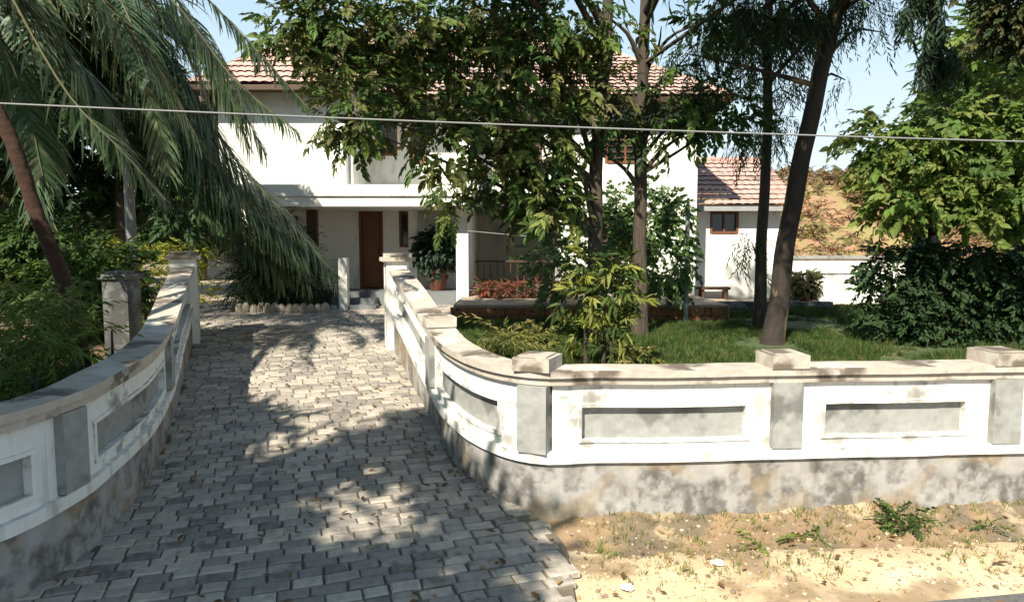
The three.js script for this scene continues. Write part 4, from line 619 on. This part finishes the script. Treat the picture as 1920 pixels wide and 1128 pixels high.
// dry hillside
{
  const hillH = (x, z) => .4 + 7.4 * sst(-30, -56, z) * sst(4, 15, x) + 1.4 * bump2(x * .5, z * .5);
  const hillMat = std({ roughness: 1, map: tex(512, 23, (u, v) => mix3(mix3([.36, .22, .12], [.28, .15, .085], fbm(u, v, 7, 6, 301)), [.26, .22, .08], sst(.5, .66, fbm(u, v, 9, 5, 302)) * .9)), bumpMap: bumpCoarse, bumpScale: .2 });
  struct(mesh('hill', sheet(0, 90, -120, -33, 60, 50, hillH), hillMat, null, false), 'dry orange brown hillside behind the white low wall');
  const o = new THREE.Group(); o.name = 'dry_scrub'; scene.add(o); o.userData.kind = 'stuff'; o.userData.label = 'dry tan scrub covering the hillside'; o.userData.category = 'scrub';
  const cl = []; for (let i = 0; i < 260; i++) { const x = rr(10, 42), z = rr(-62, -35); cl.push([V(x, hillH(x, z) + .25, z), rr(.35, 1.1), rr(.3, .9)]); } foliage('scrub', o, SP.broad, cl, { density: 46, scale: 1.8, cols: [[.34, .22, .11], [.26, .2, .09], [.2, .19, .07], [.38, .24, .15]], shell: .1 });
  const far = new THREE.Group(); far.name = 'far_wood'; scene.add(far); Object.assign(far.userData, { kind: 'stuff', label: 'far belt of trees on the horizon', category: 'wood' });
  const fc = []; for (let i = 0; i < 90; i++) { const a = rr(-.95, .2), d = rr(60, 75); fc.push([V(Math.sin(a) * d, rr(1, 5.5), -Math.cos(a) * d), rr(2, 3.4), rr(1.6, 2.6)]); } foliage('trees', far, SP.broad, fc, { density: 36, scale: 5, cols: [...OLIVE, ...GREEN], shell: .2 });
}
// ---------------------------------------------------------------- grass, weeds, litter
const tuft = (() => { const pos = []; const keep = seed; seed = 555; for (let i = 0; i < 7; i++) { const a = R() * 6.283, h = rr(.05, .11), l = rr(.02, .07), w = .004, cx = rr(-.03, .03), cz = rr(-.03, .03), dx = Math.cos(a), dz = Math.sin(a); pos.push(cx - dz * w, 0, cz + dx * w, cx + dz * w, 0, cz - dx * w, cx + dx * l, h, cz + dz * l); } seed = keep; const g = new THREE.BufferGeometry(); g.setAttribute('position', new THREE.Float32BufferAttribute(pos, 3)); g.computeVertexNormals(); return g; })();
function scatter(name, label, cat, geo, n, place, cols, mat, parentKind = 'stuff') {
  const im = new THREE.InstancedMesh(geo, mat, n); im.name = name; im.castShadow = im.receiveShadow = true; Object.assign(im.userData, { kind: parentKind, label, category: cat }); const col = new THREE.Color(); let k = 0, tries = 0;
  while (k < n && tries++ < n * 20) { const q = place(); if (!q) continue; _e.set(rr(-.15, .15) + (q.tilt || 0), R() * 6.283, rr(-.15, .15)); _q.setFromEuler(_e); _m.compose(V(q.x, q.y, q.z), _q, V(q.s, q.s * (q.sy || 1), q.s)); im.setMatrixAt(k, _m); const c = cols[Math.floor(R() * cols.length)], v = rr(.75, 1.25); col.setRGB(c[0] * v, c[1] * v, c[2] * v); im.setColorAt(k, col); k++; }
  im.count = k; scene.add(im); return im;
}
scatter('grass', 'short grass of the shaded lawn', 'grass', tuft, 60000, () => { const z = rr(-17.2, -6.5), x = rr(-1.6, 12.5); if (z > -.07 * (x - .24) - 6.3 || x < xGrass(z)) return null; if (z < -13.95 && x < 4.75) return null; const np = fbm(x / 10 + 7, z / 10 + 7, 10, 4, 66); if (np > .55 && R() < (np - .55) * 9) return null; return { x, y: YARD, z, s: rr(.7, 1.4) * (fbm(x / 12, z / 12 + 3, 12, 3, 9) > .56 ? 1.2 : .8) }; }, [[.045, .09, .02], [.065, .11, .025], [.035, .065, .015], [.13, .13, .045]], grassMat);
function xGrass(z) { return z < -8.3 ? lerp(-.75, -1.85, clamp((z + 8.3) / -3.7)) : lerp(-.75, .2, clamp((z + 8.3) / 2.2)); }

scatter('verge_grass', 'thin dry grass tufts scattered over the sandy verge', 'grass', tuft, 800, () => { const x = rr(.6, 8), d = Math.pow(R(), 1.7) * 1.3; const n = fbm(x / 9 + 2, d / 9, 9, 3, 14); if (n < .5) return null; return { x, y: footY(x, wallFoot(x) + .13 + d) - .005, z: wallFoot(x) + .13 + d, s: rr(.5, 1.1) }; }, [[.2, .2, .06], [.3, .24, .1], [.1, .16, .03]], grassMat);
const peb = new THREE.DodecahedronGeometry(.5, 0); peb.scale(1, .6, .8);
scatter('gravel', 'small stones and crumbs strewn on the sandy verge', 'gravel', peb, 2400, () => { const x = rr(.3, 8), z = rr(roadEdge(x) - .1, wallFoot(x) + .14); return { x, y: footY(x, z), z, s: Math.pow(R(), 3) * .045 + .008 }; }, [[.42, .32, .2], [.3, .22, .14], [.2, .15, .1], [.42, .35, .26]], std({ color: 0xffffff }));
const dryLeaf = (() => { const g = new THREE.BufferGeometry(); g.setAttribute('position', new THREE.Float32BufferAttribute(leafGeo(.09, .045, .7, -.5), 3)); g.computeVertexNormals(); return g; })();
scatter('fallen_leaves', 'dry fallen leaves on the driveway and verge', 'leaves', dryLeaf, 300, () => { const x = rr(-4, 6), z = rr(-12, -4.2); if (x < look(XL, z) + .1) return null; const onD = x < look(XR, z) - .05; if (!onD && z < wallFoot(x) + .2) return null; if (!onD && x < .4) return null; return { x, y: (onD ? .08 + driveH(x, z) : footY(x, z) + .015), z, s: rr(.5, 1) }; }, [[.2, .11, .05], [.3, .2, .09], [.14, .08, .04]], grassMat);
[['low green weed with dark heart on the verge below the last panel', 1690, 985, .13, GREEN], ['small yellow green weed on the verge under the second pillar', 1425, 1025, .06, SUNNY], ['sparse weed at the right edge of the verge', 1850, 985, .06, GREEN], ['tiny weed between the second pillar and the largest weed of the verge', 1510, 1005, .05, SUNNY]].forEach(([l, px, py, r, cols]) => { let d = 5.5; for (let i = 0; i < 40; i++) { const p = P(px, py, d); d += (p.y - footY(p.x, Math.max(p.z, wallFoot(p.x) + .25)) - .02) * 1.2; } const p = P(px, py, d); bush('weed', l, 'weed', SP.tiny, [[V(p.x, footY(p.x, p.z) + r * .4, p.z), r, r * .55, r]], { density: 1100, cols, shell: .05, scale: 1.1 }, [[p.x, 0, p.z, r * .8]], 'weeds on the verge'); });
[['crumpled white paper scrap on the sandy verge', 1345, 1056, 0], ['pale bluish plastic scrap at the bottom edge of the verge', 1175, 1102, 1]].forEach(([l, px, py, k]) => { let d = 5; for (let i = 0; i < 40; i++) { const p = P(px, py, d); d += (p.y - vergeY(p.x, p.z) - .01) * 1.2; } const p = P(px, py, d), g = new THREE.IcosahedronGeometry(.032, 2), a = g.attributes.position; for (let i = 0; i < a.count; i++) { const v = V(a.getX(i), a.getY(i), a.getZ(i)), s = .6 + .9 * hash(Math.round(v.x * 400), Math.round(v.y * 400) * 7 + Math.round(v.z * 400), 3); a.setXYZ(i, v.x * s * 1.4, v.y * s * .55, v.z * s); } g.computeVertexNormals(); const m = mesh('litter', g, std({ color: k ? lin(.55, .66, .70) : lin(.75, .74, .7), roughness: .7 }), null); m.position.set(p.x, p.y + .01, p.z); tag(m, l, 'litter'); });

renderer.render(scene, camera);
